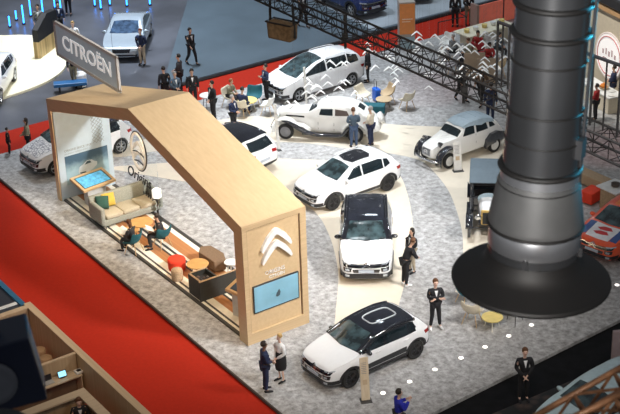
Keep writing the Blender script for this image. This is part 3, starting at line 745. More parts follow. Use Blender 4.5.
    if detail:
        c.decal('upper_grille', 'front', [(-hw*.84, .75*kz), (-hw*.3, .71*kz), (hw*.3, .71*kz), (hw*.84, .75*kz), (hw*.80, .64*kz), (hw*.3, .60*kz), (-hw*.3, .60*kz), (-hw*.80, .64*kz)], gloss_black, .012)
        c.decal('chrome_bar', 'front', [(-hw*.70, .712*kz), (-hw*.2, .69*kz), (hw*.2, .69*kz), (hw*.70, .712*kz), (hw*.70, .70*kz), (hw*.2, .675*kz), (-hw*.2, .675*kz), (-hw*.70, .70*kz)], chrome, .024)
        if citro: emblem(c, .70*kz)
        for s_ in (-1, 1):
            c.decal('daytime_lamp', 'front', [(s_*hw*.56, .735*kz), (s_*hw*.86, .775*kz), (s_*hw*.86, .74*kz), (s_*hw*.56, .70*kz)][::s_], lamp_gl, .02)
            c.decal('headlight', 'front', [(s_*hw*.52, .60*kz), (s_*hw*.82, .62*kz), (s_*hw*.80, .50*kz), (s_*hw*.55, .49*kz)][::s_], gloss_black, .016)
            c.decal('headlight', 'front', [(s_*hw*.60, .575*kz), (s_*hw*.74, .585*kz), (s_*hw*.73, .525*kz), (s_*hw*.61, .52*kz)][::s_], lamp_gl, .024)
            c.decal('fog_lamp', 'front', [(s_*hw*.60, .40*kz), (s_*hw*.74, .41*kz), (s_*hw*.73, .34*kz), (s_*hw*.61, .34*kz)][::s_], lamp_gl, .03)
        c.decal('lower_grille', 'front', [(-hw*.50, .56*kz), (hw*.50, .56*kz), (hw*.46, .46*kz), (-hw*.46, .46*kz)], gloss_black, .012)
        c.decal('number_plate', 'front', [(-.26, .545*kz), (.26, .545*kz), (.26, .455*kz), (-.26, .455*kz)], plate_m, .03)
        c.decal('bumper_cladding', 'front', [(-hw*.92, .44*kz), (-hw*.5, .43*kz), (hw*.5, .43*kz), (hw*.92, .44*kz), (hw*.88, .22), (-hw*.88, .22)], clad, .018)
        c.decal('tailgate_strip', 'rear', [(-hw*.86, .88*kz), (-hw*.5, .90*kz), (-hw*.5, .78*kz), (-hw*.86, .76*kz)], tail_red, .012)
        c.decal('tailgate_strip', 'rear', [(hw*.5, .90*kz), (hw*.86, .88*kz), (hw*.86, .76*kz), (hw*.5, .78*kz)], tail_red, .012)
        for kd in ('left', 'right'):
            c.decal('tail_light', kd, [(L-.34, .90*kz), (L-.10, .88*kz), (L-.10, .78*kz), (L-.28, .77*kz)], tail_red, .012)
        c.decal('bumper_cladding', 'rear', [(-hw*.85, .44), (hw*.85, .44), (hw*.85, .27), (-hw*.85, .27)], clad, .015)
        c.decal('number_plate', 'rear', [(-.26, .66), (.26, .66), (.26, .56), (-.26, .56)], plate_m, .02)
    else:
        c.decal('upper_grille', 'front', [(-hw*.45, .66), (hw*.45, .66), (hw*.40, .50), (-hw*.40, .50)], gloss_black, .014)
        c.decal('lower_grille', 'front', [(-hw*.80, .42), (hw*.80, .42), (hw*.74, .27), (-hw*.74, .27)], gloss_black, .014)
        for s_ in (-1, 1): c.decal('headlight', 'front', [(s_*hw*.50, .66), (s_*hw*.86, .72), (s_*hw*.84, .62), (s_*hw*.52, .58)][::s_], lamp_gl, .016)
    for kd in ('left', 'right'):
        if cladding:
            c.decal('sill_cladding', kd, [(foh+wr*1.12, .40), (foh+wb-wr*1.12, .42), (foh+wb-wr*1.12, .21), (foh+wr*1.12, .21)], clad, .014)
            for cx in (foh, foh+wb):
                outr = [(cx+math.cos(a)*wr*1.42, wr*1.0+math.sin(a)*wr*1.40) for a in [PI*i/14 for i in range(15)]]
                inr = [(cx+math.cos(a)*wr*1.12, wr*1.02+math.sin(a)*wr*1.12) for a in [PI*i/14 for i in range(14, -1, -1)]]
                c.decal('arch_cladding', kd, outr+inr, clad, .014, step=.1)
        if airbump: c.decal('airbump_panel', kd, [(foh+wr*1.5, .60), (foh+wr*1.6, .44), (foh+wb-wr*1.35, .46), (foh+wb-wr*1.35, .64)], mat('airbump_grey', (.028, .03, .032), .6), .018)
        if detail:
            for hx in (b1-.22, b2-.02): c.decal('door_handle', kd, [(hx-.18, .88*k), (hx, .885*k), (hx, .86*k), (hx-.18, .855*k)], paint or paint_white, .03, step=.3)
    c.mirrors(cw+.30, hw*.93, bl+.02, mirror_m or (gloss_black if roof else (paint or paint_white)))
    if rails:
        for sy in (-1, 1):
            pts = []
            for t in (hd+.15, hd+.3, hd+.8, hd+1.3, L-.95, L-.75):
                P, n = c.cast('top', c.X(t), sy*hw*.68); pts.append(P+n*(.015 if t in (hd+.15, L-.75) else .05))
            bm = B(); tube(bm, smooth_curve(pts, 4), .018, 6); c.part('roof_rail', bm, rails, smooth=True)
    c.wheels(rim)
    return c

roof_black = mat('black_glass_roof', (.012, .014, .022), .07, coat=1.0, var=.3, scale=2)
# five cars of the front group
c3 = modern('hatchback_car', 'white small hatchback with black roof and grey framed sunroof, nearest car at the bottom', AT(351, 388), AT(416.6, 358.5), 1, 4.0, 1.75, 1.47, 2.54, .80, .315, roof=roof_black, roof_trim='glassframe', airbump=True)
c5 = modern('suv_car', 'white family suv with black glass roof facing straight at the viewer, centre of the stand', AT(366.5, 286.5), AT(366, 197, 1.58), 0, 4.5, 1.86, 1.68, 2.73, .90, .345, roof=roof_black, rails=gloss_black, rim=rim_dark)
cc = modern('crossover_car', 'white crossover with squared black roof window, behind the suv with black roof', AT(334, 210.4), AT(388.7, 191), 1, 4.17, 1.73, 1.50, 2.60, .83, .32, roof_trim='blackbox', rails=paint_white)
sptr = modern('people_carrier', 'white people carrier with long dark glasshouse standing near the red aisle', AT(301, 101.8), AT(351, 87), 1, 4.60, 1.83, 1.64, 2.84, .90, .33, kind='mpv', rails=paint_white, rim=rim_silver, cladding=False)
# dark roof hatch behind the arch
p0, p1 = AT(267, 170), AT(228, 137)
p0, p1 = AT(266, 174), AT(195, 147)
c4 = modern('hatchback_car', 'white car with all black roof seen from the rear, half hidden by the arch roof', p1, p0, 9, 4.2, 1.79, 1.49, 2.61, .85, .32, roof=roof_black)
# patterned city car behind the far pillar
pat = bpy.data.materials.new('printed_white_bonnet'); pat.use_nodes = True
_n = pat.node_tree; _b = _n.nodes['Principled BSDF']; _v = _n.nodes.new('ShaderNodeTexVoronoi'); _v.inputs['Scale'].default_value = 7; _t = _n.nodes.new('ShaderNodeTexCoord'); _v.feature = 'DISTANCE_TO_EDGE'
_c = _n.nodes.new('ShaderNodeValToRGB'); _c.color_ramp.elements[0].color = (.10, .11, .2, 1); _c.color_ramp.elements[1].color = (.85, .86, .88, 1); _c.color_ramp.elements[1].position = .12
_n.links.new(_t.outputs['Object'], _v.inputs['Vector']); _n.links.new(_v.outputs['Distance'], _c.inputs['Fac']); _n.links.new(_c.outputs['Color'], _b.inputs['Base Color']); _b.inputs['Roughness'].default_value = .3
navy = mat('navy_roof', (.015, .025, .09), .2, coat=1.0)
lc = modern('hatchback_car', 'white car with patterned bonnet and navy roof behind the far pillar of the arch', AT(55, 176), AT(123.5, 153), 1, 4.55, 1.76, 1.55, 3.05, .80, .33, roof=navy, cladding=False, rim=rim_silver)
lc.decal('bonnet_print', 'top', [(.16, -.55), (.14, 0), (.16, .55), (1.02, .66), (.98, 0), (1.02, -.66)], pat, .009)
# silver saloon on the dark floor
sil = mat('silver_blue_paint', (.48, .56, .64), .25, .35, coat=1.0, var=.02)
ss = modern('saloon_car', 'silver blue saloon facing the viewer on the dark floor beyond the sign', AT(122, 62.5, -.12), AT(127, 19, 1.2), 0, 4.8, 1.95, 1.46, 2.9, .85, .35, kind='sedan', paint=sil, z=-.15, detail=False, cladding=False, rim=rim_silver, citro=False, wscr=mat('bluish_screen', (.05, .09, .16), .1, coat=1.0, var=.5, scale=3))
# white car at the left edge on the turntable
wl_ = modern('hatchback_car', 'white car cut by the left edge of the photo on the cream turntable', AT(1, 104, -.03), AT(16.5, 80, -.03), 1, 4.3, 1.8, 1.45, 2.65, .82, .33, z=-.03, detail=True, cladding=False, rim=rim_silver, citro=False)
# dark blue suv beyond the truss
db = mat('deep_blue_paint', (.015, .03, .14), .2, .3, coat=1.0)
bs = modern('suv_car', 'dark blue suv on the pale floor beyond the black truss', AT(353, 18, .06), AT(318, 3, .06), -1, 4.6, 1.9, 1.7, 2.75, .9, .36, paint=db, z=.06, detail=True, rim=rim_silver, citro=False)
dk = modern('saloon_car', 'dark car cut by the top edge above the orange totem', AT(417, 5, .06), AT(400, -24, .06), 0, 4.6, 1.85, 1.5, 2.75, .9, .34, paint=mat('dark_navy_paint', (.02, .025, .04), .2, coat=1.0), z=.06, detail=False, citro=False)
# orange rally car at the right edge
org = mat('rally_orange', (.80, .10, .03), .3, coat=.7, var=.04)
rc = modern('rally_car', 'orange red rally hatchback with white and blue bonnet at the right edge', AT(619, 266), AT(672, 232), 1, 4.0, 1.85, 1.46, 2.54, .80, .33, paint=org, cladding=False, rim=rim_silver, wscr=car_glass2)
rc.decal('bonnet_print', 'top', [(.25, -.45), (.22, 0), (.25, .45), (1.02, .50), (.98, 0), (1.02, -.50)], mat('print_white', (.75, .75, .78), .3), .010)
for y0, y1 in ((.48, .74), (-.74, -.48)): rc.decal('bonnet_stripe', 'top', [(.30, y0), (.30, y1), (1.02, y1+.0), (1.02, y0)], mat('print_blue', (.04, .09, .28), .3), .010)
for xx in (.42, .68): rc.decal('bonnet_print', 'top', [(xx, -.14), (xx+.08, -.30), (xx+.2, -.1), (xx+.22, .16), (xx+.1, .30), (xx+.03, .1)], mat('print_red', (.55, .03, .03), .3), .018)
rc.decal('roof_print', 'top', [(1.9, -.4), (1.9, .4), (3.2, .4), (3.2, -.4)], mat('print_orange', (.85, .22, .05), .35), .010)
for kd in ('left', 'right'):
    rc.decal('door_print', kd, [(1.35, .85), (2.6, .88), (2.5, .45), (1.5, .42)], mat('print_white', (.75, .75, .78), .3), .010)
# pale blue car parked under the foreground truss, bottom right
lb = mat('pale_blue_paint', (.50, .66, .72), .25, coat=.6)
lbc = modern('hatchback_car', 'pale blue car cut by the bottom right corner behind the copper truss', AT(548, 452, -.1), AT(655, 394, -.1), 0, 4.4, 1.85, 1.45, 2.7, .9, .33, paint=lb, z=-.1, detail=False, citro=False)

# ------------------------------------------------------------------ veteran cars
def lamp(bm, c, r, d=Vector((1, 0, 0)), L=.16):
    c = Vector(c); d = Vector(d).normalized(); rod(bm, c-d*L, c, r*.35, r, 14); rod(bm, c, c+d*.02, r, r*.9, 14)
def fender(c, cx, y, r, m, w_=.26, a0=-20, a1=200, thick=.05, tail=None, name='fender', nose=None):
    """mudguard as a thick band swept over a wheel; angles from the front (0) over the top (90)"""
    for sy in (-1, 1):
        pts = []
        if nose: pts += [Vector((c.X(cx)+nose[0], sy*y, nose[1]))]
        for i in range(13):
            a = math.radians(a0+(a1-a0)*i/12); pts.append(Vector((c.X(cx)+math.cos(a)*r, sy*y, c.p['wr']+math.sin(a)*r)))
        if tail: pts += [Vector((c.X(t), sy*y, z)) for t, z in tail]
        bm = B(); n = 10; rings = []
        for i, p in enumerate(pts):
            d = (pts[min(i+1, len(pts)-1)]-pts[max(i-1, 0)]).normalized(); up = Vector((0, 1, 0)).cross(d)*(-1)
            if up.z < 0 and abs(up.z) > .2 and False: up = -up
            prof_ = []
            ww = w_/2
            for k in range(n+1):
                t = -1+2*k/n; prof_.append(p+Vector((0, t*ww, 0))+up*(-(abs(t)**2.5)*.09))
            for k in range(n, -1, -1):
                t = -1+2*k/n; prof_.append(p+Vector((0, t*ww*.92, 0))+up*(-(abs(t)**2.5)*.09-thick*.6))
            rings.append([bm.verts.new(q) for q in prof_])
        for a, b in zip(rings, rings[1:]):
            for k in range(len(a)): bm.faces.new((a[k], a[(k+1) % len(a)], b[(k+1) % len(a)], b[k]))
        bm.faces.new(rings[0][::-1]); bm.faces.new(rings[-1]); bmesh.ops.recalc_face_normals(bm, faces=bm.faces[:])
        c.part(name, bm, m, smooth=True)
ivory = mat('ivory_white_paint', (.88, .88, .86), .3, coat=.4, var=.01)
bl_fender = mat('black_fender_paint', (.02, .022, .03), .15, coat=1.0)
# traction saloon
spT = dict(L=4.45, W=1.40, H=1.54, wb=2.91, foh=.55, wr=.34, wells=False, shoulder=.0, tumble=.22, paint=ivory, tw=.15,
    top=[(0, .85), (.04, 1.0), (.15, 1.06), (.8, 1.10), (1.45, 1.14), (1.62, 1.24), (1.88, 1.46), (2.1, 1.53), (2.7, 1.56), (3.2, 1.50), (3.6, 1.34), (3.9, 1.10), (4.2, .82), (4.4, .62), (4.45, .5)],
    belt=[(0, .80), (.2, .95), (1.5, 1.02), (3.2, 1.04), (3.8, .85), (4.45, .45)],
    bot=[(0, .42), (.3, .30), (1, .26), (4.0, .28), (4.45, .40)],
    plan=[(0, .40), (.1, .46), (.8, .56), (1.45, .72), (1.8, .90), (2.2, .98), (3.0, 1.0), (3.6, .96), (4.0, .86), (4.3, .70), (4.45, .5)])
tr = Car('classic_saloon', 'white pre-war saloon with long bonnet and black running boards behind two men', AT(288, 138), AT(354, 141.5), 1, spT)
tr.p['W'] = 1.68; tr.wheels(mat('rim_smoke', (.22, .22, .23), .4), style='disc'); tr.p['W'] = 1.40
fender(tr, .55, .70, .46, ivory, .30, 5, 150, tail=[(1.25, .55), (1.55, .34)], nose=(.46, .30))
fender(tr, .55+2.91, .70, .44, ivory, .30, 0, 185)
for sy in (-1, 1):
    bm = B(); box(bm, (tr.X(2.2), sy*.74, .29), (1.9, .26, .05)); tr.part('running_board', bm, bl_fender, bevel=.02)
    bm = B(); tube(bm, [(tr.X(.42), sy*.83, .83), (tr.X(.72), sy*.85, .80), (tr.X(1.05), sy*.86, .60), (tr.X(1.40), sy*.86, .40), (tr.X(1.9), sy*.84, .28), (tr.X(2.9), sy*.84, .28), (tr.X(3.05), sy*.85, .45), (tr.X(3.2), sy*.85, .66), (tr.X(3.45), sy*.86, .78)], [.03, .07, .10, .10, .07, .07, .07, .06, .03], 10); tr.part('fender_edge', bm, bl_fender, smooth=True)
    bm = B(); lamp(bm, (tr.X(.12), sy*.42, .92), .13); tr.part('headlight', bm, chrome, smooth=True)
    bm = B(); rod(bm, (tr.X(-.02), sy*.55, .42), (tr.X(-.12), sy*.55, .42), .03); tr.part('bumper_iron', bm, chrome)
    kd = 'left' if sy > 0 else 'right'
    tr.decal('side_window', kd, [(1.95, 1.09), (2.02, 1.33), (2.52, 1.36), (2.52, 1.09)], car_glass, .008)
    tr.decal('side_window', kd, [(2.62, 1.09), (2.62, 1.36), (3.10, 1.31), (3.22, 1.12)], mat('brown_window', (.12, .09, .08), .1, coat=1.0), .008)
    for x in (1.9, 2.57, 3.3): tr.decal('door_seam', kd, [(x, .45), (x+.012, .45), (x+.012, 1.05), (x, 1.05)], clad, .004, step=.3)
    tr.decal('bonnet_louvre', kd, [(.5, .92), (1.3, .95), (1.3, .88), (.5, .86)], clad, .006)
bm = B(); tube(bm, [(tr.X(.0), -.80, .42), (tr.X(-.13), -.5, .42), (tr.X(-.15), 0, .42), (tr.X(-.13), .5, .42), (tr.X(.0), .80, .42)], (.02), 8); tr.part('front_bumper', bm, chrome, smooth=True)
tr.decal('windscreen', 'top', [(1.50, -.44), (1.50, .44), (1.84, .46), (1.84, -.46)], car_glass, .010)
tr.decal('rear_window', 'rear', [(-.22, 1.38), (.22, 1.38), (.22, 1.22), (-.22, 1.22)], car_glass, .010)
tr.decal('radiator_grille', 'front', [(-.22, .98), (.22, .98), (.20, .50), (-.20, .50)], clad, .012)
emblem(tr, .80, .30, chrome)
bm = B(); lathe(bm, [(.26, 0), (.26, .06), (.28, .12), (.001, .12)], 24); bmesh.ops.transform(bm, matrix=Matrix.Translation((tr.X(4.38), 0, .80)) @ Matrix.Rotation(-PI/2+.5, 4, 'Y'), verts=bm.verts); tr.part('spare_wheel', bm, ivory, smooth=True)

# 2-cylinder economy car
sp2 = dict(L=3.83, W=1.26, H=1.60, wb=2.40, foh=.62, wr=.31, wells=False, shoulder=.0, tumble=.16, paint=ivory, tw=.13,
    top=[(0, .72), (.03, .80), (.2, .90), (.6, 1.0), (1.05, 1.07), (1.2, 1.12), (1.36, 1.30), (1.48, 1.45), (1.7, 1.55), (2.1, 1.60), (2.6, 1.57), (3.0, 1.45), (3.3, 1.26), (3.5, 1.02), (3.75, .72), (3.83, .5)],
    belt=[(0, .72), (.2, .84), (1.2, 1.02), (2.6, 1.02), (3.2, .95), (3.83, .45)],
    bot=[(0, .45), (.3, .34), (1, .28), (3.2, .30), (3.83, .42)],
    plan=[(0, .42), (.08, .52), (.6, .64), (1.1, .84), (1.3, .96), (1.8, 1.0), (2.6, 1.0), (3.1, .95), (3.5, .86), (3.75, .72), (3.83, .6)])
dc = Car('classic_economy_car', 'white and black classic economy car with grey canvas roof, beside the leaning info card', AT(447, 167.5), AT(493, 151), 1, sp2)
dc.p['W'] = 1.52; dc.wheels(mat('rim_cream', (.7, .7, .68), .4), style='disc'); dc.p['W'] = 1.26
fender(dc, .62, .64, .45, bl_fender, .34, 0, 165, nose=(.42, .22))
for sy in (-1, 1):
    kd = 'left' if sy > 0 else 'right'
    x0 = .62+2.40
    dc.decal('rear_fender', kd, [(x0-.50, .36), (x0-.46, .66), (x0-.22, .86), (x0+.15, .88), (x0+.50, .72), (x0+.68, .50), (x0+.66, .40)], bl_fender, .14)
    dc.decal('side_window', kd, [(1.42, 1.08), (1.60, 1.40), (2.02, 1.46), (2.02, 1.08)], car_glass, .008)
    dc.decal('side_window', kd, [(2.12, 1.08), (2.12, 1.46), (2.48, 1.44), (2.66, 1.34), (2.74, 1.08)], car_glass, .008)
    dc.decal('side_window', kd, [(2.84, 1.10), (2.82, 1.33), (3.02, 1.27), (3.16, 1.10)], car_glass, .008)
    bm = B(); lamp(bm, (dc.X(.30), sy*.46, 1.02), .11); dc.part('headlight', bm, mat('lamp_shell_black', (.03, .03, .035), .2, coat=1.0), smooth=True)
    bm = B(); rod(bm, (dc.X(.40), sy*.40, .85), (dc.X(.38), sy*.46, 1.0), .02); dc.part('lamp_bracket', bm, bl_fender)
    for x in (2.07,): dc.decal('door_seam', kd, [(x, .40), (x+.012, .40), (x+.012, 1.05), (x, 1.05)], clad, .004, step=.3)
canvas = mat('grey_blue_canvas', (.34, .43, .50), .7, var=.05, scale=8)
dc.decal('canvas_roof', 'top', [(1.50, -.50), (1.44, 0), (1.50, .50), (2.4, .54), (3.10, .50), (3.16, 0), (3.10, -.50), (2.4, -.54)], canvas, .03)
for x in (1.9, 2.3, 2.7): dc.decal('roof_seam', 'top', [(x, -.50), (x, .50), (x+.03, .50), (x+.03, -.50)], mat('canvas_seam', (.34, .43, .50), .7), .04, step=.2)
dc.decal('windscreen', 'top', [(1.17, -.50), (1.14, 0), (1.17, .50), (1.40, .48), (1.40, -.48)], car_glass, .010)
dc.decal('radiator_grille', 'front', [(-.22, .80), (.22, .80), (.22, .54), (-.22, .54)], mat('grille_grey', (.25, .26, .28), .35, .7), .014)
emblem(dc, .70, .26, chrome)
bm = B(); tube(bm, [(dc.X(.10), -.68, .40), (dc.X(-.08), -.5, .40), (dc.X(-.14), 0, .40), (dc.X(-.08), .5, .40), (dc.X(.10), .68, .40)], .045, 8); dc.part('front_bumper', bm, chrome, smooth=True)
bm = B(); tube(bm, [(dc.X(3.78), -.66, .42), (dc.X(3.92), -.4, .42), (dc.X(3.92), .4, .42), (dc.X(3.78), .66, .42)], .035, 8); dc.part('rear_bumper', bm, chrome, smooth=True)
bmx = B()
for y in (-.18, -.06, .06, .18): tube(bmx, [dc.cast('top', dc.X(t), y*(.7+.5*t))[0]+Z*.008 for t in (.12, .35, .6, .85, 1.05)], .012, 5)
dc.part('bonnet_rib', bmx, ivory, smooth=True)

# veteran tourer with folding top, half behind the duct
fr, rr = AT(487.5, 243), AT(489, 186, 1.2)
dd = (Vector((fr.x, fr.y, 0))-Vector((rr.x, rr.y, 0))).normalized()
vt = thing('veteran_tourer', 'black veteran tourer with white bonnet and grey folding top beside the duct', 'car', (fr.x, fr.y, 0), heading(dd))
class V: pass
v_ = V(); v_.t = vt; v_.p = dict(wr=.36); v_.X = lambda t: -t; v_.part = lambda name, bm, m, parent=None, smooth=False, bevel=0, label=None: obj(name, bm, m, parent or vt, smooth, bevel, label)
bm = B(); rings = []
for x, hw_, z0, z1 in ((-.35, .26, .62, 1.10), (-1.35, .38, .62, 1.20)):
    pr_ = [(-hw_, z0), (hw_, z0), (hw_, z1-.18), (hw_*.7, z1-.04), (0, z1), (-hw_*.7, z1-.04), (-hw_, z1-.18)]
    rings.append([bm.verts.new((x, y, z)) for y, z in pr_])
for k in range(7): bm.faces.new((rings[0][k], rings[0][(k+1) % 7], rings[1][(k+1) % 7], rings[1][k]))
bm.faces.new(rings[0][::-1]); bm.faces.new(rings[1]); bmesh.ops.recalc_face_normals(bm, faces=bm.faces[:])
v_.part('bonnet', bm, paint_white)
bm = B(); box(bm, (-.33, 0, .84), (.07, .52, .58)); v_.part('radiator', bm, mat('brass', (.55, .38, .14), .3, .9), bevel=.03)
bm = B(); box(bm, (-.288, 0, .82), (.02, .40, .44)); v_.part('radiator_core', bm, clad)
bm = B(); box(bm, (-2.35, 0, .85), (2.0, 1.30, .62)); q = v_.part('body', bm, bl_fender, bevel=.08)
bm = B(); box(bm, (-1.7, 0, .88), (.5, 1.05, .62)); v_.part('seat', bm, mat('dark_leather', (.04, .025, .02), .5), bevel=.05)
bm = B(); box(bm, (-2.6, 0, .98), (.5, 1.05, .60)); v_.part('seat', bm, mat('dark_leather', (.04, .025, .02), .5), bevel=.05)
bm = B(); box(bm, (-1.85, 0, .57), (3.1, .70, .10)); v_.part('chassis', bm, black)
top_c = mat('slate_canvas', (.10, .135, .165), .75, var=.05)
bm = B()
prof_ = [(-1.12, 1.78), (-1.08, 1.84), (-2.0, 1.98), (-3.0, 1.92), (-3.05, 1.86), (-2.0, 1.92)]
prism(bm, prof_, -.70, .70, Matrix(((1, 0, 0, 0), (0, 0, 1, 0), (0, 1, 0, 0), (0, 0, 0, 1)))); v_.part('folding_top', bm, top_c, bevel=.03)
bm = B(); prism(bm, [(-2.98, 1.1), (-3.05, 1.1), (-3.05, 1.90), (-2.99, 1.90)], -.66, .66, Matrix(((1, 0, 0, 0), (0, 0, 1, 0), (0, 1, 0, 0), (0, 0, 0, 1)))); v_.part('top_curtain', bm, top_c)
for sy in (-1, 1):
    for x0, x1 in ((-1.38, -1.16), (-2.2, -2.1), (-2.95, -2.95)):
        bm = B(); rod(bm, (x0, sy*.62, 1.1), (x1, sy*.66, 1.83), .018); v_.part('top_strut', bm, black)
bm = B(); box(bm, (-1.38, 0, 1.38), (.02, 1.10, .40)); v_.part('windscreen', bm, glass)
bm = B(); tube(bm, [(-1.38, -.56, 1.17), (-1.38, -.56, 1.60), (-1.38, .56, 1.60), (-1.38, .56, 1.17)], .018, 6, True); v_.part('windscreen_frame', bm, black)
bm = B(); lathe(bm, [(.30, 0), (.30, .02), (.001, .03)], 20); bmesh.ops.transform(bm, matrix=Matrix.Translation((-1.30, 0, 1.12)) @ Matrix.Rotation(PI/2-.2, 4, 'Y') @ Matrix.Diagonal((.7, 1.3, 1, 1)), verts=bm.verts); v_.part('scuttle', bm, mat('pale_blue_scuttle', (.38, .50, .58), .3))
for cx in (.45, 3.0):
    fender(v_, cx, .66, .44, bl_fender, .26, 20, 165, tail=[(cx+.75, .42), (cx+.95, .38)] if cx < 1 else None)
    for sy in (-1, 1):
        bm = B(); lathe(bm, [(.28, -.05), (.34, -.05), (.36, 0), (.34, .05), (.28, .05), (.28, 0)], 28); bmesh.ops.transform(bm, matrix=Matrix.Translation((-cx, sy*.66, .36)) @ Matrix.Rotation(PI/2, 4, 'X'), verts=bm.verts)
        wo = v_.part('wheel', bm, mat('grey_tyre', (.12, .12, .12), .8), smooth=True)
        bm = B()
        for k in range(12):
            a = 2*PI*k/12; rod(bm, (-cx, sy*.66, .36), (-cx+math.cos(a)*.30, sy*.66, .36+math.sin(a)*.30), .014, n=5)
        rod(bm, (-cx, sy*.60, .36), (-cx, sy*.74, .36), .06, n=10); obj('spoke_rim', bm, ivory, wo)
for sy in (-1, 1):
    bm = B(); box(bm, (-1.75, sy*.66, .36), (1.5, .26, .04)); v_.part('running_board', bm, bl_fender)
    bm = B(); lamp(bm, (-.18, sy*.36, .92), .12); v_.part('headlight', bm, chrome, smooth=True)
for x_ in (-.45, -3.0):
    bm = B(); rod(bm, (x_, -.66, .36), (x_, .66, .36), .03); v_.part('axle', bm, black)
# ------------------------------------------------------------------ people
def V3(*a): return Vector(a)
BASE = dict(pel=V3(0, 0, .95), wai=V3(0, 0, 1.09), che=V3(.0, 0, 1.28), nb=V3(-.005, 0, 1.44), nk=V3(.01, 0, 1.51), h1=V3(.035, 0, 1.575), h2=V3(.02, 0, 1.655), h3=V3(.005, 0, 1.70),
    shL=V3(0, .165, 1.40), elL=V3(-.03, .235, 1.13), wrL=V3(.03, .245, .89), shR=V3(0, -.165, 1.40), elR=V3(-.03, -.235, 1.13), wrR=V3(.03, -.245, .89),
    hiL=V3(0, .09, .90), knL=V3(.02, .10, .50), anL=V3(-.02, .105, .09), toL=V3(.13, .12, .035), hiR=V3(0, -.09, .90), knR=V3(.02, -.10, .50), anR=V3(-.02, -.105, .09), toR=V3(.13, -.12, .035),
    thL=V3(.02, -.02, -.02), thR=V3(.02, .02, -.02))
def pose(**k):
    d = {a: b.copy() for a, b in BASE.items()}
    for a, b in k.items(): d[a] = Vector(b)
    return d
def lean(d, ang, yaw=0):
    """bend the upper body forward about the hips"""
    R_ = Matrix.Rotation(ang, 3, 'Y'); p0 = d['pel']
    for k in ('wai', 'che', 'nb', 'nk', 'h1', 'h2', 'h3', 'shL', 'shR', 'elL', 'elR', 'wrL', 'wrR'): d[k] = p0+R_ @ (d[k]-p0)
    return d
POSES = {}
POSES['stand'] = pose()
POSES['front'] = pose(elL=(.02, .25, 1.15), wrL=(.20, .06, 1.02), elR=(.02, -.25, 1.15), wrR=(.21, -.05, 1.04))
POSES['folded'] = pose(elL=(.05, .25, 1.16), wrL=(.22, -.06, 1.16), elR=(.05, -.25, 1.16), wrR=(.25, .07, 1.20), knL=(.03, .12, .50), anL=(-.02, .16, .09), toL=(.12, .20, .035), anR=(-.02, -.14, .09), toR=(.12, -.18, .035))
POSES['clasp'] = pose(elL=(.0, .25, 1.12), wrL=(.17, .05, .93), elR=(.0, -.25, 1.12), wrR=(.17, -.05, .92))
POSES['walk'] = pose(knL=(.18, .10, .52), anL=(.24, .10, .11), toL=(.39, .11, .07), knR=(-.05, -.10, .48), anR=(-.30, -.10, .14), toR=(-.17, -.11, .04), elL=(-.12, .23, 1.16), wrL=(-.08, .24, .92), elR=(.10, -.22, 1.15), wrR=(.24, -.20, .98))
POSES['phone'] = pose(elL=(.06, .24, 1.15), wrL=(.28, .08, 1.30), elR=(.06, -.24, 1.15), wrR=(.28, -.06, 1.31))
POSES['photo'] = pose(elL=(.20, .24, 1.38), wrL=(.30, .08, 1.56), elR=(.20, -.24, 1.38), wrR=(.30, -.08, 1.56))
POSES['bend'] = lean(pose(elL=(.20, .22, 1.20), wrL=(.38, .10, 1.15), elR=(.20, -.22, 1.2), wrR=(.38, -.08, 1.15)), .42)
sit = dict(pel=(0, 0, .52), hiL=(.03, .10, .50), hiR=(.03, -.10, .50), knL=(.44, .12, .52), knR=(.44, -.12, .52), anL=(.42, .12, .09), anR=(.42, -.12, .09), toL=(.57, .14, .035), toR=(.57, -.14, .035))
ps = pose(**sit)
for k in ('wai', 'che', 'nb', 'nk', 'h1', 'h2', 'h3', 'shL', 'shR', 'elL', 'elR', 'wrL', 'wrR'): ps[k] = BASE[k]-V3(0, 0, .43)
ps['elL'] = V3(.08, .25, .74); ps['wrL'] = V3(.30, .09, .72); ps['elR'] = V3(.08, -.25, .74); ps['wrR'] = V3(.30, -.07, .73)
POSES['sit'] = lean(ps, .18)
RAD = dict(pel=.125, wai=.115, che=.135, nb=.062, nk=.054, h1=.082, h2=.104, h3=.074, sh=.058, el=.042, wr=.028, hi=.088, kn=.058, an=.038, to=.034)
def skin(verts, edges, root, lvl=1):
    """verts: list of (pos, radius)"""
    bm = bmesh.new(); L_ = bm.verts.layers.skin.verify(); vs = []
    for i, (p, r) in enumerate(verts):
        v = bm.verts.new(p); v[L_].radius = (r, r) if not isinstance(r, tuple) else r; v[L_].use_root = (i == root); vs.append(v)
    for a, b in edges: bm.edges.new((vs[a], vs[b]))
    me = bpy.data.meshes.new('skin'); bm.to_mesh(me); bm.free()
    o = bpy.data.objects.new('skin', me); COL.objects.link(o)
    m = o.modifiers.new('k', 'SKIN'); m.use_smooth_shade = True; m.branch_smoothing = .3
    s_ = o.modifiers.new('s', 'SUBSURF'); s_.levels = lvl; s_.render_levels = lvl
    r = evaluated(o); bpy.data.objects.remove(o); bpy.data.meshes.remove(me); return r
PC = {}
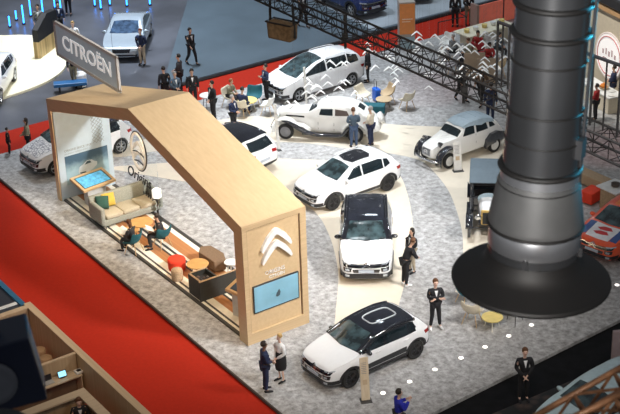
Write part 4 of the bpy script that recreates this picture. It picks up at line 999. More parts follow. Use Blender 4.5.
def person_meshes(pn, slim):
    if (pn, slim) in PC: return PC[(pn, slim)]
    d = POSES[pn]; q = .90 if slim else 1.0
    def chain(names, f=1.0, add=0.0): return [(d[n], RAD[n[:2] if n[:2] in RAD and n not in RAD else n]*f*q+add) for n in names]
    def build(groups, add, f=1.0, hands=False, lvl=1, extra=None):
        vs = []; idx = {}; es = []
        def vid(n):
            if n not in idx:
                k = n if n in RAD else n[:2]; r_ = RAD[k]*q*f+add; p_ = d[n]
                if add: r_ += {'nb': .022, 'sh': .012, 'che': .008}.get(k, 0)
                elif k in ('nb', 'sh'): r_ *= .62; p_ = p_-(d['nb']-d['wai']).normalized()*.02
                idx[n] = len(vs); vs.append((p_, r_))
            return idx[n]
        for g in groups:
            for a, b in zip(g, g[1:]): es.append((vid(a), vid(b)))
        if hands:
            for s in 'LR':
                wv = d['wr'+s]; dr = (wv-d['el'+s]).normalized(); side = Vector((0, -1 if s == 'L' else 1, 0)); 
                ac = dr.cross(side).normalized() if abs(dr.dot(side)) < .95 else Vector((1, 0, 0)); sp = ac
                pm = wv+dr*.075; vs.append((pm, .030)); pi_ = len(vs)-1; es.append((vid('wr'+s), pi_))
                for k, ln in enumerate((.068, .080, .074, .058)):
                    off = sp*((k-1.5)*.021); a = pm+dr*.02+off; b = a+dr*ln*.55+side*.006; c_ = b+dr*ln*.45+side*.02
                    ia = len(vs); vs += [(b, .0095), (c_, .0075)]; es += [(pi_, ia), (ia, ia+1)]
                ia = len(vs); tb = wv+dr*.03+sp*-.04; vs += [(tb, .012), (tb+dr*.045+sp*-.01+side*.012, .009)]; es += [(vid('wr'+s), ia), (ia, ia+1)]
        return skin(vs, es, 0, lvl)
    body = build([('pel', 'wai', 'che', 'nb', 'nk', 'h1', 'h2', 'h3'), ('nb', 'shL', 'elL', 'wrL'), ('nb', 'shR', 'elR', 'wrR'), ('pel', 'hiL', 'knL', 'anL', 'toL'), ('pel', 'hiR', 'knR', 'anR', 'toR')], 0, .86, True)
    top = build([('pel', 'wai', 'che', 'nb'), ('nb', 'shL', 'elL', 'wrL'), ('nb', 'shR', 'elR', 'wrR')], .024)
    trou = build([('pel', 'hiL', 'knL', 'anL'), ('pel', 'hiR', 'knR', 'anR')], .018)
    PC[(pn, slim)] = (body, top, trou); return PC[(pn, slim)]
SK = [mat('skin_%d' % i, c, .55, var=.04) for i, c in enumerate([(.62, .38, .27), (.50, .29, .19), (.22, .12, .08), (.70, .46, .36)])]
HAIRC = dict(dark=mat('hair_dark', (.02, .014, .01), .6), brown=mat('hair_brown', (.12, .05, .02), .6), blond=mat('hair_blond', (.55, .36, .14), .6), grey=mat('hair_grey', (.35, .33, .32), .6), red=mat('hair_red', (.30, .09, .03), .6))
CL = dict(black=(.012, .012, .015), navy=(.015, .025, .07), blue=(.02, .03, .45), white=(.75, .76, .78), beige=(.48, .40, .30), grey=(.18, .19, .20), denim=(.07, .11, .20), slate=(.08, .12, .17), brown=(.12, .07, .04), khaki=(.20, .19, .13), teal=(.02, .16, .20), red=(.40, .03, .03), olive=(.10, .11, .06), dark=(.03, .03, .035), cream=(.62, .56, .46))
def cloth(n): return mat('cloth_'+n, CL[n], .85, var=.15, scale=9)
eye_m = mat('eye_dark', (.02, .02, .02), .3)
def person(label, loc, face, pn='stand', top='black', bottom='black', hair='dark', skin_i=0, h=1.75, shoes='black', slim=False, longhair=False, skirt=None, shirt=None, near=False, hair_bald=False, lapel=True):
    t = thing('person', label, 'person', loc, math.radians(face)); s = h/1.75; t.scale = (s, s, s)
    body, tp, tr_ = person_meshes(pn, slim); d = POSES[pn]
    bo = obj('body', body.copy(), SK[skin_i], t, True)
    obj('jacket' if not shirt else 'shirt', tp.copy(), cloth(top), t, True)
    if skirt:
        bm = B(); p = d['pel']; lathe(bm, [(.175, .48), (.19, .60), (.185, .85), (.15, 1.05), (.12, 1.12)], 18); obj('skirt', bm, cloth(skirt), t, True)
    else: obj('trousers', tr_.copy(), cloth(bottom), t, True)
    for q_ in 'LR':
        a, b = d['an'+q_], d['to'+q_]; bm = B(); tube(bm, [a+V3(-.05, 0, -.05), a+V3(-.02, 0, -.035), (a+b)/2+V3(0, 0, -.015), b+V3(.03, 0, .0), b+V3(.07, 0, -.008)], [(.03, .03), (.043, .045), (.043, .042), (.040, .03), (.02, .02)], 10)
        for v in bm.verts: v.co.z = max(v.co.z, .002)
        obj('shoe', bm, cloth(shoes), t, True)
    # hair: cap over the crown and back of the head
    up = (d['h3']-d['h1']).normalized(); c = d['h2']+up*.012; fx = Vector((up.z, 0, -up.x))
    bm = B(); q = bmesh.ops.create_uvsphere(bm, u_segments=14, v_segments=10, radius=1)
    fr_ = Matrix((fx, Vector((0, 1, 0)), up)).transposed()
    dele = []
    for v in bm.verts:
        x, y, z = v.co
        if x > .15 and z < .42: x *= .62
        if z < -.35 and not longhair: z = -.35-(z+.35)*.2
        r_ = .098 if not slim else .092
        v.co = c+fr_ @ Vector((x*r_*1.12-.012, y*r_*.95, z*r_*1.12+.012))
    if longhair:
        tube(bm, [c+fr_ @ V3(-.06, 0, .02), c+fr_ @ V3(-.085, 0, -.08), c+fr_ @ V3(-.085, 0, -.19), c+fr_ @ V3(-.07, 0, -.26)], [(.07, .05), (.085, .05), (.08, .04), (.04, .02)], 10)
    obj('hair', bm, HAIRC[hair], t, True)
    if lapel and not shirt:
        cz = d['che']; dr = (d['nb']-d['wai']).normalized(); fw = Vector((dr.z, 0, -dr.x))
        bm = B(); o_ = cz+fw*(.152 if not slim else .14)
        pts = [(-.055, .12), (.055, .12), (0, -.10)]
        a = [bm.verts.new(o_+Vector((0, y, 0))+dr*z-fw*(.045 if z > 0 else 0)) for y, z in pts]; b = [bm.verts.new(v.co+fw*.008) for v in a]
        bm.faces.new(a[::-1]); bm.faces.new(b)
        for i in range(3): bm.faces.new((a[i], a[(i+1) % 3], b[(i+1) % 3], b[i]))
        obj('shirt_front', bm, cloth('white'), t)
    fw = fx
    bm = B(); rod(bm, d['h1']+up*.055+fw*.062, d['h1']+up*.028+fw*.095, .008, .014, 6); obj('nose', bm, SK[skin_i], bo, True)
    for sy in (-1, 1):
        bm = B(); ball(bm, d['h1']+up*.065+fw*.068+V3(0, sy*.028, 0), .010, 6); obj('eye', bm, eye_m, bo, True)
        bm = B(); ball(bm, d['h1']+up*.045+V3(0, sy*.078, 0), .022, 8, (.6, .45, 1)); obj('ear', bm, SK[skin_i], bo, True)
    bm = B(); box(bm, d['h1']+up*.0+fw*.066, (.012, .045, .010)); obj('mouth', bm, mat('lips', (.42, .16, .13), .5), bo)
    return t
G = AT
P = person
P('man in a navy suit talking beside the front pillar of the arch', G(266, 391), 15, 'front', 'navy', 'navy', 'dark', 2, 1.72)
P('woman in white blouse and black skirt talking with a man in navy suit', G(281.5, 381), 215, 'clasp', 'white', 'black', 'blond', 3, 1.66, slim=True, skirt='black', shirt=True)
P('man in short black jacket with folded arms and white shoes standing alone', G(435, 328), -80, 'folded', 'black', 'black', 'brown', 3, 1.78, shoes='white')
P('man in black bending towards a woman beside the suv', G(405, 285.5), 25, 'bend', 'black', 'black', 'brown', 0, 1.78, shoes='white', lapel=False)
P('dark haired woman behind the man who bends forward beside the suv', G(412, 272), 215, 'front', 'black', 'beige', 'dark', 0, 1.68, slim=True, longhair=True)
P('man in black suit standing on the edge of the black floor', G(523, 400), -85, 'clasp', 'black', 'black', 'brown', 3, 1.78)
P('person in bright blue cut by the bottom edge', G(399, 440), 20, 'phone', 'blue', 'dark', 'dark', 3, 1.70, shirt=True)
P('man in slate jacket and jeans seen from behind at the classic saloon', G(354, 147.5), 100, 'front', 'slate', 'denim', 'brown', 0, 1.75, lapel=False)
P('man in cream shirt next to the man in slate jacket', G(371, 146), 150, 'front', 'cream', 'navy', 'grey', 0, 1.74, shirt=True)
P('man in navy standing behind the classic economy car by the duct', G(490, 122), 80, 'stand', 'navy', 'navy', 'dark', 1, 1.78, lapel=False)
P('man in dark suit walking alone over the blue grey floor', G(192, 64.5, .06), -50, 'walk', 'black', 'black', 'dark', 0, 1.80)
P('man in navy jacket and beige trousers beside the silver saloon', G(143, 64.6, -.12), -110, 'clasp', 'navy', 'beige', 'red', 3, 1.78, lapel=False)
P('man in dark suit at the left of the group behind the arch ridge', G(166, 104, -.1), 110, 'stand', 'black', 'black', 'dark', 0, 1.76, lapel=False)
P('tall man in black with a bag on his shoulder behind the arch ridge', G(181, 93, -.1), 170, 'front', 'dark', 'black', 'dark', 0, 1.85, lapel=False)
P('grey haired person holding white papers behind the arch ridge', G(177, 108, -.1), -60, 'front', 'slate', 'dark', 'grey', 0, 1.70)
P('man in open dark suit, rightmost of the group behind the arch ridge', G(194, 107, -.1), -80, 'stand', 'black', 'black', 'dark', 0, 1.78)
P('slim man in black suit with a white bag standing by the red aisle', G(214, 119.5), -150, 'clasp', 'black', 'black', 'dark', 0, 1.76)
P('man in dark suit with folded arms at the nose of the people carrier', G(267, 101), 200, 'folded', 'navy', 'black', 'dark', 0, 1.72)
P('grey haired person in navy standing in front of the lounge chairs by the red aisle', G(234, 133), -30, 'front', 'navy', 'black', 'grey', 0, 1.70)
P('woman with bushy dark hair and khaki top standing on the red carpet at left', G(30, 156, -.1), 190, 'front', 'khaki', 'black', 'dark', 1, 1.68, slim=True, longhair=True, shirt=True)
P('child in dark clothes beside the woman with bushy hair', G(10, 155, -.1), 20, 'stand', 'dark', 'black', 'dark', 1, 1.22, slim=True, lapel=False)
P('person in black with dark trousers at the top between two legs of the truss', G(303, 27, .06), -60, 'walk', 'black', 'black', 'dark', 0, 1.78)
P('dark dressed person hidden by the rear wheel of the people carrier', G(368, 82), 180, 'stand', 'black', 'black', 'dark', 0, 1.70)
P('man in black standing on the red aisle right of the orange totem', G(455, 26, -.1), -100, 'stand', 'black', 'black', 'dark', 0, 1.80)
P('second person in black near the coral partition', G(468, 25, -.1), -80, 'front', 'black', 'khaki', 'brown', 0, 1.75)
P('person in dark clothes walking under the truss, left one of two', G(461, 101), -60, 'walk', 'dark', 'black', 'dark', 1, 1.75)
P('person in dark clothes walking under the truss, right one of two', G(481, 105), -120, 'walk', 'brown', 'black', 'dark', 0, 1.75)
P('person in light blue shirt on the dark floor in front of the blue light streaks', G(41, 38, -.12), -90, 'stand', 'grey', 'dark', 'dark', 0, 1.75)
P('person in dark clothes beside the gold edged partition', G(61, 36, -.12), -70, 'stand', 'navy', 'black', 'dark', 0, 1.78)
P('person in white shirt behind the top edge of the brand board', G(76, 56, -.12), -90, 'stand', 'white', 'dark', 'blond', 3, 1.75, shirt=True)
P('person with dark trousers below the brand board', G(75, 86, -.12), -90, 'walk', 'dark', 'khaki', 'dark', 0, 1.75)
P('person in black at the top edge left of the silver saloon', G(69, 15, -.12), -90, 'stand', 'black', 'black', 'dark', 0, 1.78)
P('person in dark coat at the table under the round sign', G(612, 103), 160, 'front', 'navy', 'navy', 'dark', 0, 1.72)
P('person in reddish shirt under the round sign behind the duct', G(595, 120), 150, 'front', 'red', 'dark', 'dark', 1, 1.62, shirt=True)
# lounge visitors
# ------------------------------------------------------------------ lounge seats
def shell_chair(label, loc, face, m, grp=None, name='lounge_chair'):
    t = thing(name, label, 'chair', loc, math.radians(face), grp)
    bm = B(); vs = []
    rows = []
    for i in range(7):      # bowl from front edge to top of back
        s = i/6; x = .30-.52*min(1, s*1.5) if s < .67 else -.22-.10*(s-.67)/.33; z = .42-.03*math.sin(PI*min(1, s*1.5)) if s < .6 else .42+(s-.6)/.4*.40
        row = []
        for j in range(9):
            a = -1+j/4; w_ = .34-(.06 if i == 6 else 0)-(.04 if i == 0 else 0)
            lift = (abs(a)**3)*(.05+.22*min(1, s*1.3)); fwd = (abs(a)**2)*.12*(s if s > .5 else 0)
            row.append(Vector((x+fwd, a*w_, z+lift*(1-.7*max(0, s-.7)/.3))))
        rows.append(row)
    top = [[bm.verts.new(p) for p in r] for r in rows]
    for i in range(6):
        for j in range(8): bm.faces.new((top[i][j], top[i][j+1], top[i+1][j+1], top[i+1][j]))
    bmesh.ops.recalc_face_normals(bm, faces=bm.faces[:])
    o = obj('seat_shell', bm, m, t, True); md = o.modifiers.new('solid', 'SOLIDIFY'); md.thickness = .05; md.offset = 0; sb = o.modifiers.new('s', 'SUBSURF'); sb.levels = 1; sb.render_levels = 1
    for sx in (-1, 1):
        for sy in (-1, 1):
            bm = B(); rod(bm, (sx*.14, sy*.16, .40), (sx*.24, sy*.26, 0), .018, .012, 8); obj('leg', bm, light_oak, t)
    return t
cream_f = mat('cream_upholstery', (.66, .60, .48), .85, var=.06, scale=20); teal_f = mat('teal_upholstery', (.010, .10, .13), .8); white_f = mat('white_shell', (.78, .78, .76), .4); tan_f = mat('tan_upholstery', (.50, .38, .24), .85)
yel_t = mat('yellow_top', (.78, .62, .22), .5); green_t = mat('pale_green_top', (.55, .62, .50), .5)
shell_chair('teal shell chair under the woman reading white papers', A(.15, 7.62, DZ), 180+math.degrees(AZ)-60, teal_f)
shell_chair('teal shell chair under the man reading a white leaflet', A(1.15, 7.35, DZ), math.degrees(AZ)+100, teal_f)
P('seated woman with brown hair reading white papers on a teal chair under the arch', A(.15, 7.62, DZ), 180+math.degrees(AZ)-60, 'sit', 'dark', 'dark', 'brown', 3, 1.68, slim=True, longhair=True, lapel=False)
P('seated man in dark jacket reading a white leaflet on a teal chair under the arch', A(1.15, 7.35, DZ), math.degrees(AZ)+160, 'sit', 'dark', 'dark', 'dark', 0, 1.78)
def paper(loc, rz, label, tilt=.5):
    bm = B(); box(bm, (0, 0, 0), (.30, .42, .006), mtx=Matrix.Rotation(-tilt, 4, 'Y')); o = obj('paper', bm, matt_white); o.location = loc; o.rotation_euler = (0, 0, rz); tag(o, label, 'paper'); return o
for (u_, w_, fa, lb_) in ((.15, 7.62, 180+math.degrees(AZ)-60, 'white papers in the hands of the seated woman with brown hair'), (1.15, 7.35, math.degrees(AZ)+160, 'white leaflet in the hands of the seated man in dark jacket')):
    a_ = math.radians(fa); paper(A(u_, w_, DZ+.80)+Vector((math.cos(a_), math.sin(a_), 0))*.40, a_, lb_)
# rear lounge left of the people carrier
shell_chair('cream shell chair behind the seated redhead by the red aisle', G(229.5, 106), -30, cream_f)
shell_chair('white shell chair nearest the nose of the people carrier', G(268, 114), 160, white_f)
shell_chair('teal shell chair behind the yellow round table by the red aisle', G(255, 105), -100, teal_f)
shell_chair('cream shell chair in front of the yellow round table, seen from behind', G(242, 116), 60, cream_f)
round_table(G(248, 110.5), .42, .50, yel_t, 'yellow round table in the lounge by the red aisle', tint=creamb)
P('seated person with red hair and khaki coat in the lounge by the red aisle', G(230, 106), -30, 'sit', 'khaki', 'dark', 'red', 0, 1.72, lapel=False)
P('seated person in navy in the lounge by the red aisle', G(242, 116), 60, 'sit', 'navy', 'navy', 'dark', 0, 1.72)
# lounge right of the people carrier
shell_chair('cream shell chair behind the classic saloon with a white ornament over it', G(362, 104), -40, cream_f)
shell_chair('tan shell chair next to the blue suitcase', G(388, 103), 200, tan_f)
shell_chair('wide cream shell chair under the truss, rightmost of the rear lounge', G(407, 109), 130, cream_f)
round_table(G(384, 109), .36, .48, tan_f, 'round tan table between the suitcase and the wide cream chair')
tb = thing('bench', 'teal upholstered bench beside the spare wheel of the classic saloon', 'bench', G(374, 114), AZ-.75)
bm = B(); box(bm, (0, 0, .28), (.95, .48, .34)); obj('seat', bm, teal_f, tb, bevel=.04)
for sx in (-1, 1):
    for sy in (-1, 1):
        bm = B(); rod(bm, (sx*.38, sy*.16, .12), (sx*.40, sy*.18, 0), .02); obj('leg', bm, darkb, tb)
sc_ = thing('suitcase', 'bright blue suitcase with raised handle in the rear lounge', 'suitcase', G(376.5, 101), .4)
bm = B(); box(bm, (0, 0, .33), (.26, .44, .56)); obj('case', bm, mat('suitcase_blue', (.01, .12, .62), .35), sc_, bevel=.06)
bm = B(); tube(bm, [(-.05, -.12, .60), (-.05, -.12, 1.0), (-.05, .12, 1.0), (-.05, .12, .60)], .012, 6); obj('handle', bm, steel_dark, sc_)
for sx in (-1, 1):
    for sy in (-1, 1):
        bm = B(); rod(bm, (sx*.08-.012, sy*.16, .03), (sx*.08+.012, sy*.16, .03), .03, n=12); obj('wheel', bm, black, sc_)
# seats beneath and beside the duct
shell_chair('beige shell chair just below the left rim of the hanging flange', G(472, 323), 60, cream_f)
shell_chair('teal shell chair mostly hidden by the hanging flange', G(466, 303), -60, teal_f)
round_table(G(492, 328), .34, .42, yel_t, 'small yellow round table below the hanging flange', tint=creamb)
round_table(G(515, 322), .36, .70, matt_white, 'tall table of which only the legs show under the hanging flange')
pf = thing('bench', 'long beige upholstered bench right of the duct', 'bench', G(588, 184), AZ+1.6)
bm = B(); box(bm, (0, 0, .27), (1.9, .55, .42)); obj('seat', bm, beige_f, pf, bevel=.04)
for sx in (-1, 1):
    bm = B(); box(bm, (sx*.8, 0, .03), (.06, .4, .06)); obj('leg', bm, darkb, pf)
pf = thing('pouf', 'orange red square pouf right of the duct below the beige bench', 'pouf', G(591, 201), AZ+.2)
bm = B(); box(bm, (0, 0, .26), (.78, .55, .44)); obj('seat', bm, red_f, pf, bevel=.04)
bm = B(); box(bm, (0, 0, .02), (.6, .4, .04)); obj('base', bm, darkb, pf)
pl = thing('plinth', 'beige plinth table with white top at the right edge above the rally car', 'plinth', G(614, 208), AZ)
bm = B(); box(bm, (0, 0, .42), (.75, .75, .84)); obj('base', bm, beige_f, pl)
bm = B(); box(bm, (0, 0, .865), (1.0, 1.0, .05)); obj('top', bm, matt_white, pl, bevel=.01)
bm = B(); lathe(bm, [(.10, 0), (.16, .03), (.17, .12), (.15, .12), (.12, .04), (.001, .03)], 20, cap=False); o = obj('bowl', bm, mat('dark_bowl', (.08, .06, .05), .3), smooth=True); o.location = G(614, 208)+Z*.89; tag(o, 'small dark bowl on the white topped plinth', 'bowl')

# ------------------------------------------------------------------ hanging paper chevrons
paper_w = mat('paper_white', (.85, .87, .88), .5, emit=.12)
def bird_mesh():
    bm = B(); n = 6
    for s in (-1, 1):
        pr_ = []
        for i in range(n+1):
            t = i/n; pr_.append((s*t*.21, -.15*t-.05*t*t, .036*(1-.55*t)))
        a = [bm.verts.new((x, -w_, z)) for x, z, w_ in pr_]; b = [bm.verts.new((x, w_, z+.02)) for x, z, w_ in pr_]
        c_ = [bm.verts.new((x, -w_, z-.02)) for x, z, w_ in pr_]; d_ = [bm.verts.new((x, w_, z-.0)) for x, z, w_ in pr_]
        for i in range(n):
            bm.faces.new((a[i], a[i+1], b[i+1], b[i])); bm.faces.new((c_[i], d_[i], d_[i+1], c_[i+1]))
            bm.faces.new((a[i], c_[i], c_[i+1], a[i+1])); bm.faces.new((b[i], b[i+1], d_[i+1], d_[i]))
        bm.faces.new((a[n], c_[n], d_[n], b[n]))
        bm.faces.new((a[0], b[0], d_[0], c_[0]))
    bmesh.ops.recalc_face_normals(bm, faces=bm.faces[:])
    bmesh.ops.transform(bm, matrix=Matrix.Rotation(.3, 4, 'X'), verts=bm.verts)
    return bm
proto = None
spots = []
random.seed(11)
for (x0, x1, y0, y1, n) in ((304, 330, 70, 96, 7), (325, 356, 60, 92, 9), (356, 395, 40, 78, 9), (395, 430, 55, 96, 8), (414, 440, 30, 56, 7), (438, 462, 34, 62, 11), (458, 486, 40, 76, 15), (482, 506, 30, 70, 13), (310, 345, 88, 100, 4), (280, 300, 90, 106, 4), (354, 362, 84, 98, 2)):
    for i in range(n): spots.append((random.uniform(x0, x1), random.uniform(y0, y1)))
base_bm = bird_mesh()
for i, (x, y) in enumerate(spots):
    zz = random.uniform(2.6, 4.6); p = AT(x, y, zz)
    if proto is None:
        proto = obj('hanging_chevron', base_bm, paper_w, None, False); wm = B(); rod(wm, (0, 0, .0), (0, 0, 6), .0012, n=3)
        wire = obj('thread', wm, mat('nylon_thread', (.25, .25, .25), .6), proto); o = proto
    else:
        o = proto.copy(); COL.objects.link(o); w2 = wire.copy(); COL.objects.link(w2); w2.parent = o
    o.location = p; o.rotation_euler = (0, 0, random.uniform(-.8, .8)); k = random.uniform(.75, 1.15); o.scale = (k, k, k)
    w2_ = [c for c in o.children]
    tag(o, 'small white paper chevron hanging on a thread in the flock over the rear lounge', 'paper ornament', 'white paper chevrons hanging over the rear lounge')

# ------------------------------------------------------------------ info cards beside the cars
def info_card(label, loc, h, lean_dir, face, m, w_=.28, tilt=.15, text=True):
    t = thing('info_card', label, 'info stand', loc, math.radians(face))
    T = Matrix.Rotation(tilt, 4, 'X')
    bm = B(); box(bm, (0, 0, h/2+.03), (w_, .035, h), mtx=T); obj('board', bm, m, t, bevel=.008)
    bm = B(); box(bm, (0, 0, .012), (w_*1.3, .28, .024)); obj('foot', bm, steel_dark, t)
    if text:
        bm = B()
        for i in range(7): box(bm, (-.02, -.02, h*.90-i*.055), (w_*.6, .006, .014), mtx=T)
        obj('printed_lines', bm, mat('print_grey', (.25, .25, .26), .5), t)
        bm = B(); box(bm, (0, -.02, h*.45), (w_*.5, .006, .16), mtx=T); obj('printed_lines', bm, mat('print_tan', (.55, .42, .28), .5), t)
    return t
cardm = mat('card_white', (.76, .75, .72), .45)
info_card('tall white info card with wood lower half in front of the black roofed hatchback', G(366, 401), 1.35, 0, 10, wood_mat('card_birch', (.62, .50, .34), (.74, .63, .48), 2), .26, -.18)
info_card('leaning white info card at the front wheel of the classic economy car', G(458, 171), 1.15, 0, 10, cardm, .32, -.2)
info_card('white info card left of the classic saloon', G(279, 150), 1.9, 0, 20, cardm, .12, -.15, False)
info_card('thin white info card at the front wheel of the people carrier', G(307, 110), 1.9, 0, 20, cardm, .10, -.1, False)
info_card('white info card at the left front of the patterned bonnet car', G(78, 178), 1.0, 0, 20, cardm, .2, -.1, False)

# ------------------------------------------------------------------ totem, barrier, counters at the back
tt = thing('information_totem', 'tall orange fronted totem with pale blue foot on the red aisle', 'totem', G(407, 51, -.1), math.radians(4))
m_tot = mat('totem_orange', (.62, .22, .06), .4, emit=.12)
bm = B(); box(bm, (0, .19, 1.22), (.78, .50, 2.44)); obj('casing', bm, mat('totem_grey', (.42, .38, .34), .5), tt)
bm = B(); box(bm, (0, -.07, 1.62), (.72, .03, 1.5)); obj('panel', bm, m_tot, tt)
bm = B(); box(bm, (0, -.07, .42), (.72, .03, .60)); obj('panel', bm, mat('totem_blue', (.35, .48, .55), .4), tt)
bm = B(); box(bm, (0, -.09, 1.62), (.5, .01, .05)); box(bm, (-.05, -.09, 1.50), (.4, .01, .04)); lathe(bm, [(.001, 0), (.12, 0), (.12, .01), (.001, .01)], 16, (0, 0, 0)); 
bm.free(); bm = B(); box(bm, (0, -.09, 1.62), (.5, .01, .05)); box(bm, (-.05, -.09, 1.50), (.4, .01, .04)); obj('printed_lines', bm, mat('print_pale', (.8, .6, .45), .5), tt)
br = thing('barrier', 'thin black square tube barrier on the red aisle near the orange totem', 'barrier', (0, 0, 0))
b0, b1_, b2_ = G(438, 37, -.1), G(466, 31, -.1), G(458, 27, -.1)
for p in (b0, b1_, b2_):
    bm = B(); rod(bm, p, p+Z*.75, .025, n=6); obj('post', bm, black, br)
b3 = b0+(b2_-b1_)
for a_, c_ in ((b0, b1_), (b1_, b2_)):
    bm = B(); rod(bm, a_+Z*.75, c_+Z*.75, .025, n=6); obj('rail', bm, black, br)
ct = thing('counter', 'long cream counter at the back right in front of the coral partition', 'counter', G(484, 43), AZ)
bm = B(); box(bm, (0, 0, .36), (2.5, .6, .72)); obj('body', bm, cream_f, ct)
bm = B(); box(bm, (0, 0, .75), (2.9, 1.15, .06)); obj('worktop', bm, mat('cream_laminate', (.88, .82, .64), .4), ct, bevel=.01)
random.seed(5)
for i in range(5):
    bm = B(); lathe(bm, [(.09, 0), (.12, .02), (.14, .16), (.13, .18), (.10, .04), (.001, .03)], 16, cap=False)
    o = obj('bowl', bm, matt_white if i % 2 else yel_t, smooth=True); o.location = Vector(G(484, 43))+U*(-1.1+i*.55)+Z*.785; 
    tag(o, ['white bowl', 'cream bowl', 'white bowl', 'cream bowl', 'white bowl'][i]+' on the cream counter, '+['leftmost', 'second from the left', 'middle one', 'second from the right', 'rightmost'][i], 'bowl', 'bowls on the cream counter')
coral = mat('coral_panel', (.90, .20, .13), .5, emit=.10)  # slight glow added to brighten the coral panels
cp = thing('partition', 'low coral red partition with grey end panel behind the cream counter', 'partition', G(476, 31, -.1), AZ-.02)
for i in range(2):
    bm = B(); box(bm, (.85+i*1.75, 0, .70), (1.66, .08, 1.15)); obj('panel', bm, coral, cp, bevel=.02)
bm = B(); box(bm, (-.10, 0, .70), (.14, .5, 1.4)); obj('end_panel', bm, mat('end_panel_grey', (.35, .24, .20), .5), cp)
for i in range(3):
    bm = B(); rod(bm, (i*1.75, 0, 0), (i*1.75, 0, 1.3), .03); obj('post', bm, steel_dark, cp)
# bar crowd: stools and round seats around the cream counter
random.seed(21)
cols = [('grey', mat('stool_grey', (.33, .33, .34), .7)), ('red', mat('stool_red', (.45, .03, .04), .7)), ('white', white_f), ('beige', tan_f)]
seat_lab = {}
for i, (x, y, k, wh) in enumerate([(443, 66, 0, 'leftmost of the seated crowd'), (456, 62, 0, 'below the man in black on the red aisle'), (448, 51, 2, 'left of the cream counter'), (470, 66, 3, 'above the truss under the white chevrons'), (478, 58, 1, 'in the middle of the cream counter'), (486, 70, 1, 'right of the tan screen'), (492, 60, 2, 'beside the duct at the back'), (499, 76, 3, 'nearest the duct under the railing'), (452, 74, 0, 'just above the truss chord'), (491, 50, 2, 'behind the right half of the cream counter')]):
    nm, m_ = cols[k]; shell_chair('%s shell chair %s' % (nm, wh), G(x, y), random.uniform(0, 360), m_)
for i, (x, y, tp_, bt_, hr_, wh) in enumerate([(470, 64, 'khaki', 'dark', 'brown', 'left of the dark red sitter'), (478, 56, 'red', 'dark', 'dark', 'in dark red at the cream counter'), (488, 68, 'red', 'black', 'dark', 'in dark red under the railing'), (455, 60, 'grey', 'dark', 'grey', 'in grey at the left end of the crowd'), (497, 58, 'slate', 'dark', 'dark', 'in slate blue beside the duct')]):
    P('seated visitor '+wh, G(x, y), random.uniform(200, 340), 'sit', tp_, bt_, hr_, i % 4, 1.72, lapel=False)
for x, y, lb2 in ((474, 78, 'tan folding screen left of the walking pair under the truss'), (487, 84, 'tan folding screen right above the walking pair')):
    t = thing('folding_screen', lb2, 'screen', G(x, y), AZ-.6)
    bm = B(); box(bm, (0, 0, .62), (.95, .06, 1.2)); obj('panel', bm, mat('tan_screen', (.42, .33, .24), .7), t, bevel=.03)
    for s in (-1, 1):
        bm = B(); box(bm, (s*.4, 0, .01), (.05, .4, .02)); obj('foot', bm, steel_dark, t)

# ------------------------------------------------------------------ top left: light streaks, gold edged partition, blue bench
m_blue = mat('blue_reflection_glow', (.02, .22, .9), .3, emit=7.0, var=.02)  # glowing tubes stand in for blue reflections on the floor
for i, (x, y0, y1) in enumerate([(10, 27, 14), (16.5, 20, 9), (24, 24, 3), (31, 16, -4), (43, 14, -8), (55, 8, -12), (61, 12, -8), (95, 6, -4), (101, 9, -4), (127, 6, -6), (110, 5, -3), (150, 5, -3)]):
    p = G(x, y0, -.12); z1 = ZAT(p, y1)
    t = thing('reflection_tube', 'slender blue tube standing in for a light reflection on the dark floor, top left', 'light streak', p, 0, 'blue tubes standing in for floor reflections')
    bm = B(); rod(bm, (0, 0, .06), (0, 0, max(.5, z1)), .035, n=8); obj('tube', bm, m_blue, t)
    bm = B(); rod(bm, (0, 0, 0), (0, 0, .06), .09, .07, 12); obj('foot', bm, black, t)
gp = thing('display_wall', 'black display wall with gold lower panels beside the turntable', 'display wall', G(38, 60, -.12), 0)
q0, q1, q2 = G(39, 60, -.12), G(58, 46, -.12), G(66, 40, -.12)
dv = (q1-q0); gp.rotation_euler = (0, 0, heading(dv)); Lg = dv.length
bm = B(); prism(bm, [(0, .9), (Lg, .9), (Lg, 1.9), (Lg*.55, 2.0), (0, 1.5)], -.15, .15, Matrix(((1, 0, 0, 0), (0, 0, 1, 0), (0, 1, 0, 0), (0, 0, 0, 1)))); obj('upper_panel', bm, black, gp)
bm = B(); box(bm, (Lg/2, 0, .45), (Lg, .32, .9)); obj('gold_panel', bm, wood_mat('brushed_gold', (.22, .15, .03), (.75, .55, .28), 2, scale=.4), gp)
bb = thing('bench', 'dark blue bench below the brand board', 'bench', G(71, 90.5, -.12), .15)
bm = B(); box(bm, (0, 0, .35), (1.5, .5, .16)); obj('seat', bm, mat('bench_blue', (.02, .12, .30), .4), bb, bevel=.03)
for s in (-1, 1):
    bm = B(); box(bm, (s*.5, 0, .135), (.08, .4, .27)); obj('leg', bm, black, bb)
ws = pouf(G(81, 85.5, -.12), .30, .62, white_f, 'white rounded stool right of the dark blue bench', name='stool', cat='stool')
# low table with bicycle like stand near the slim man
round_table(G(208, 108), .34, .62, matt_white, 'white round table on thin legs beside the slim man in black', tint=steel_dark)

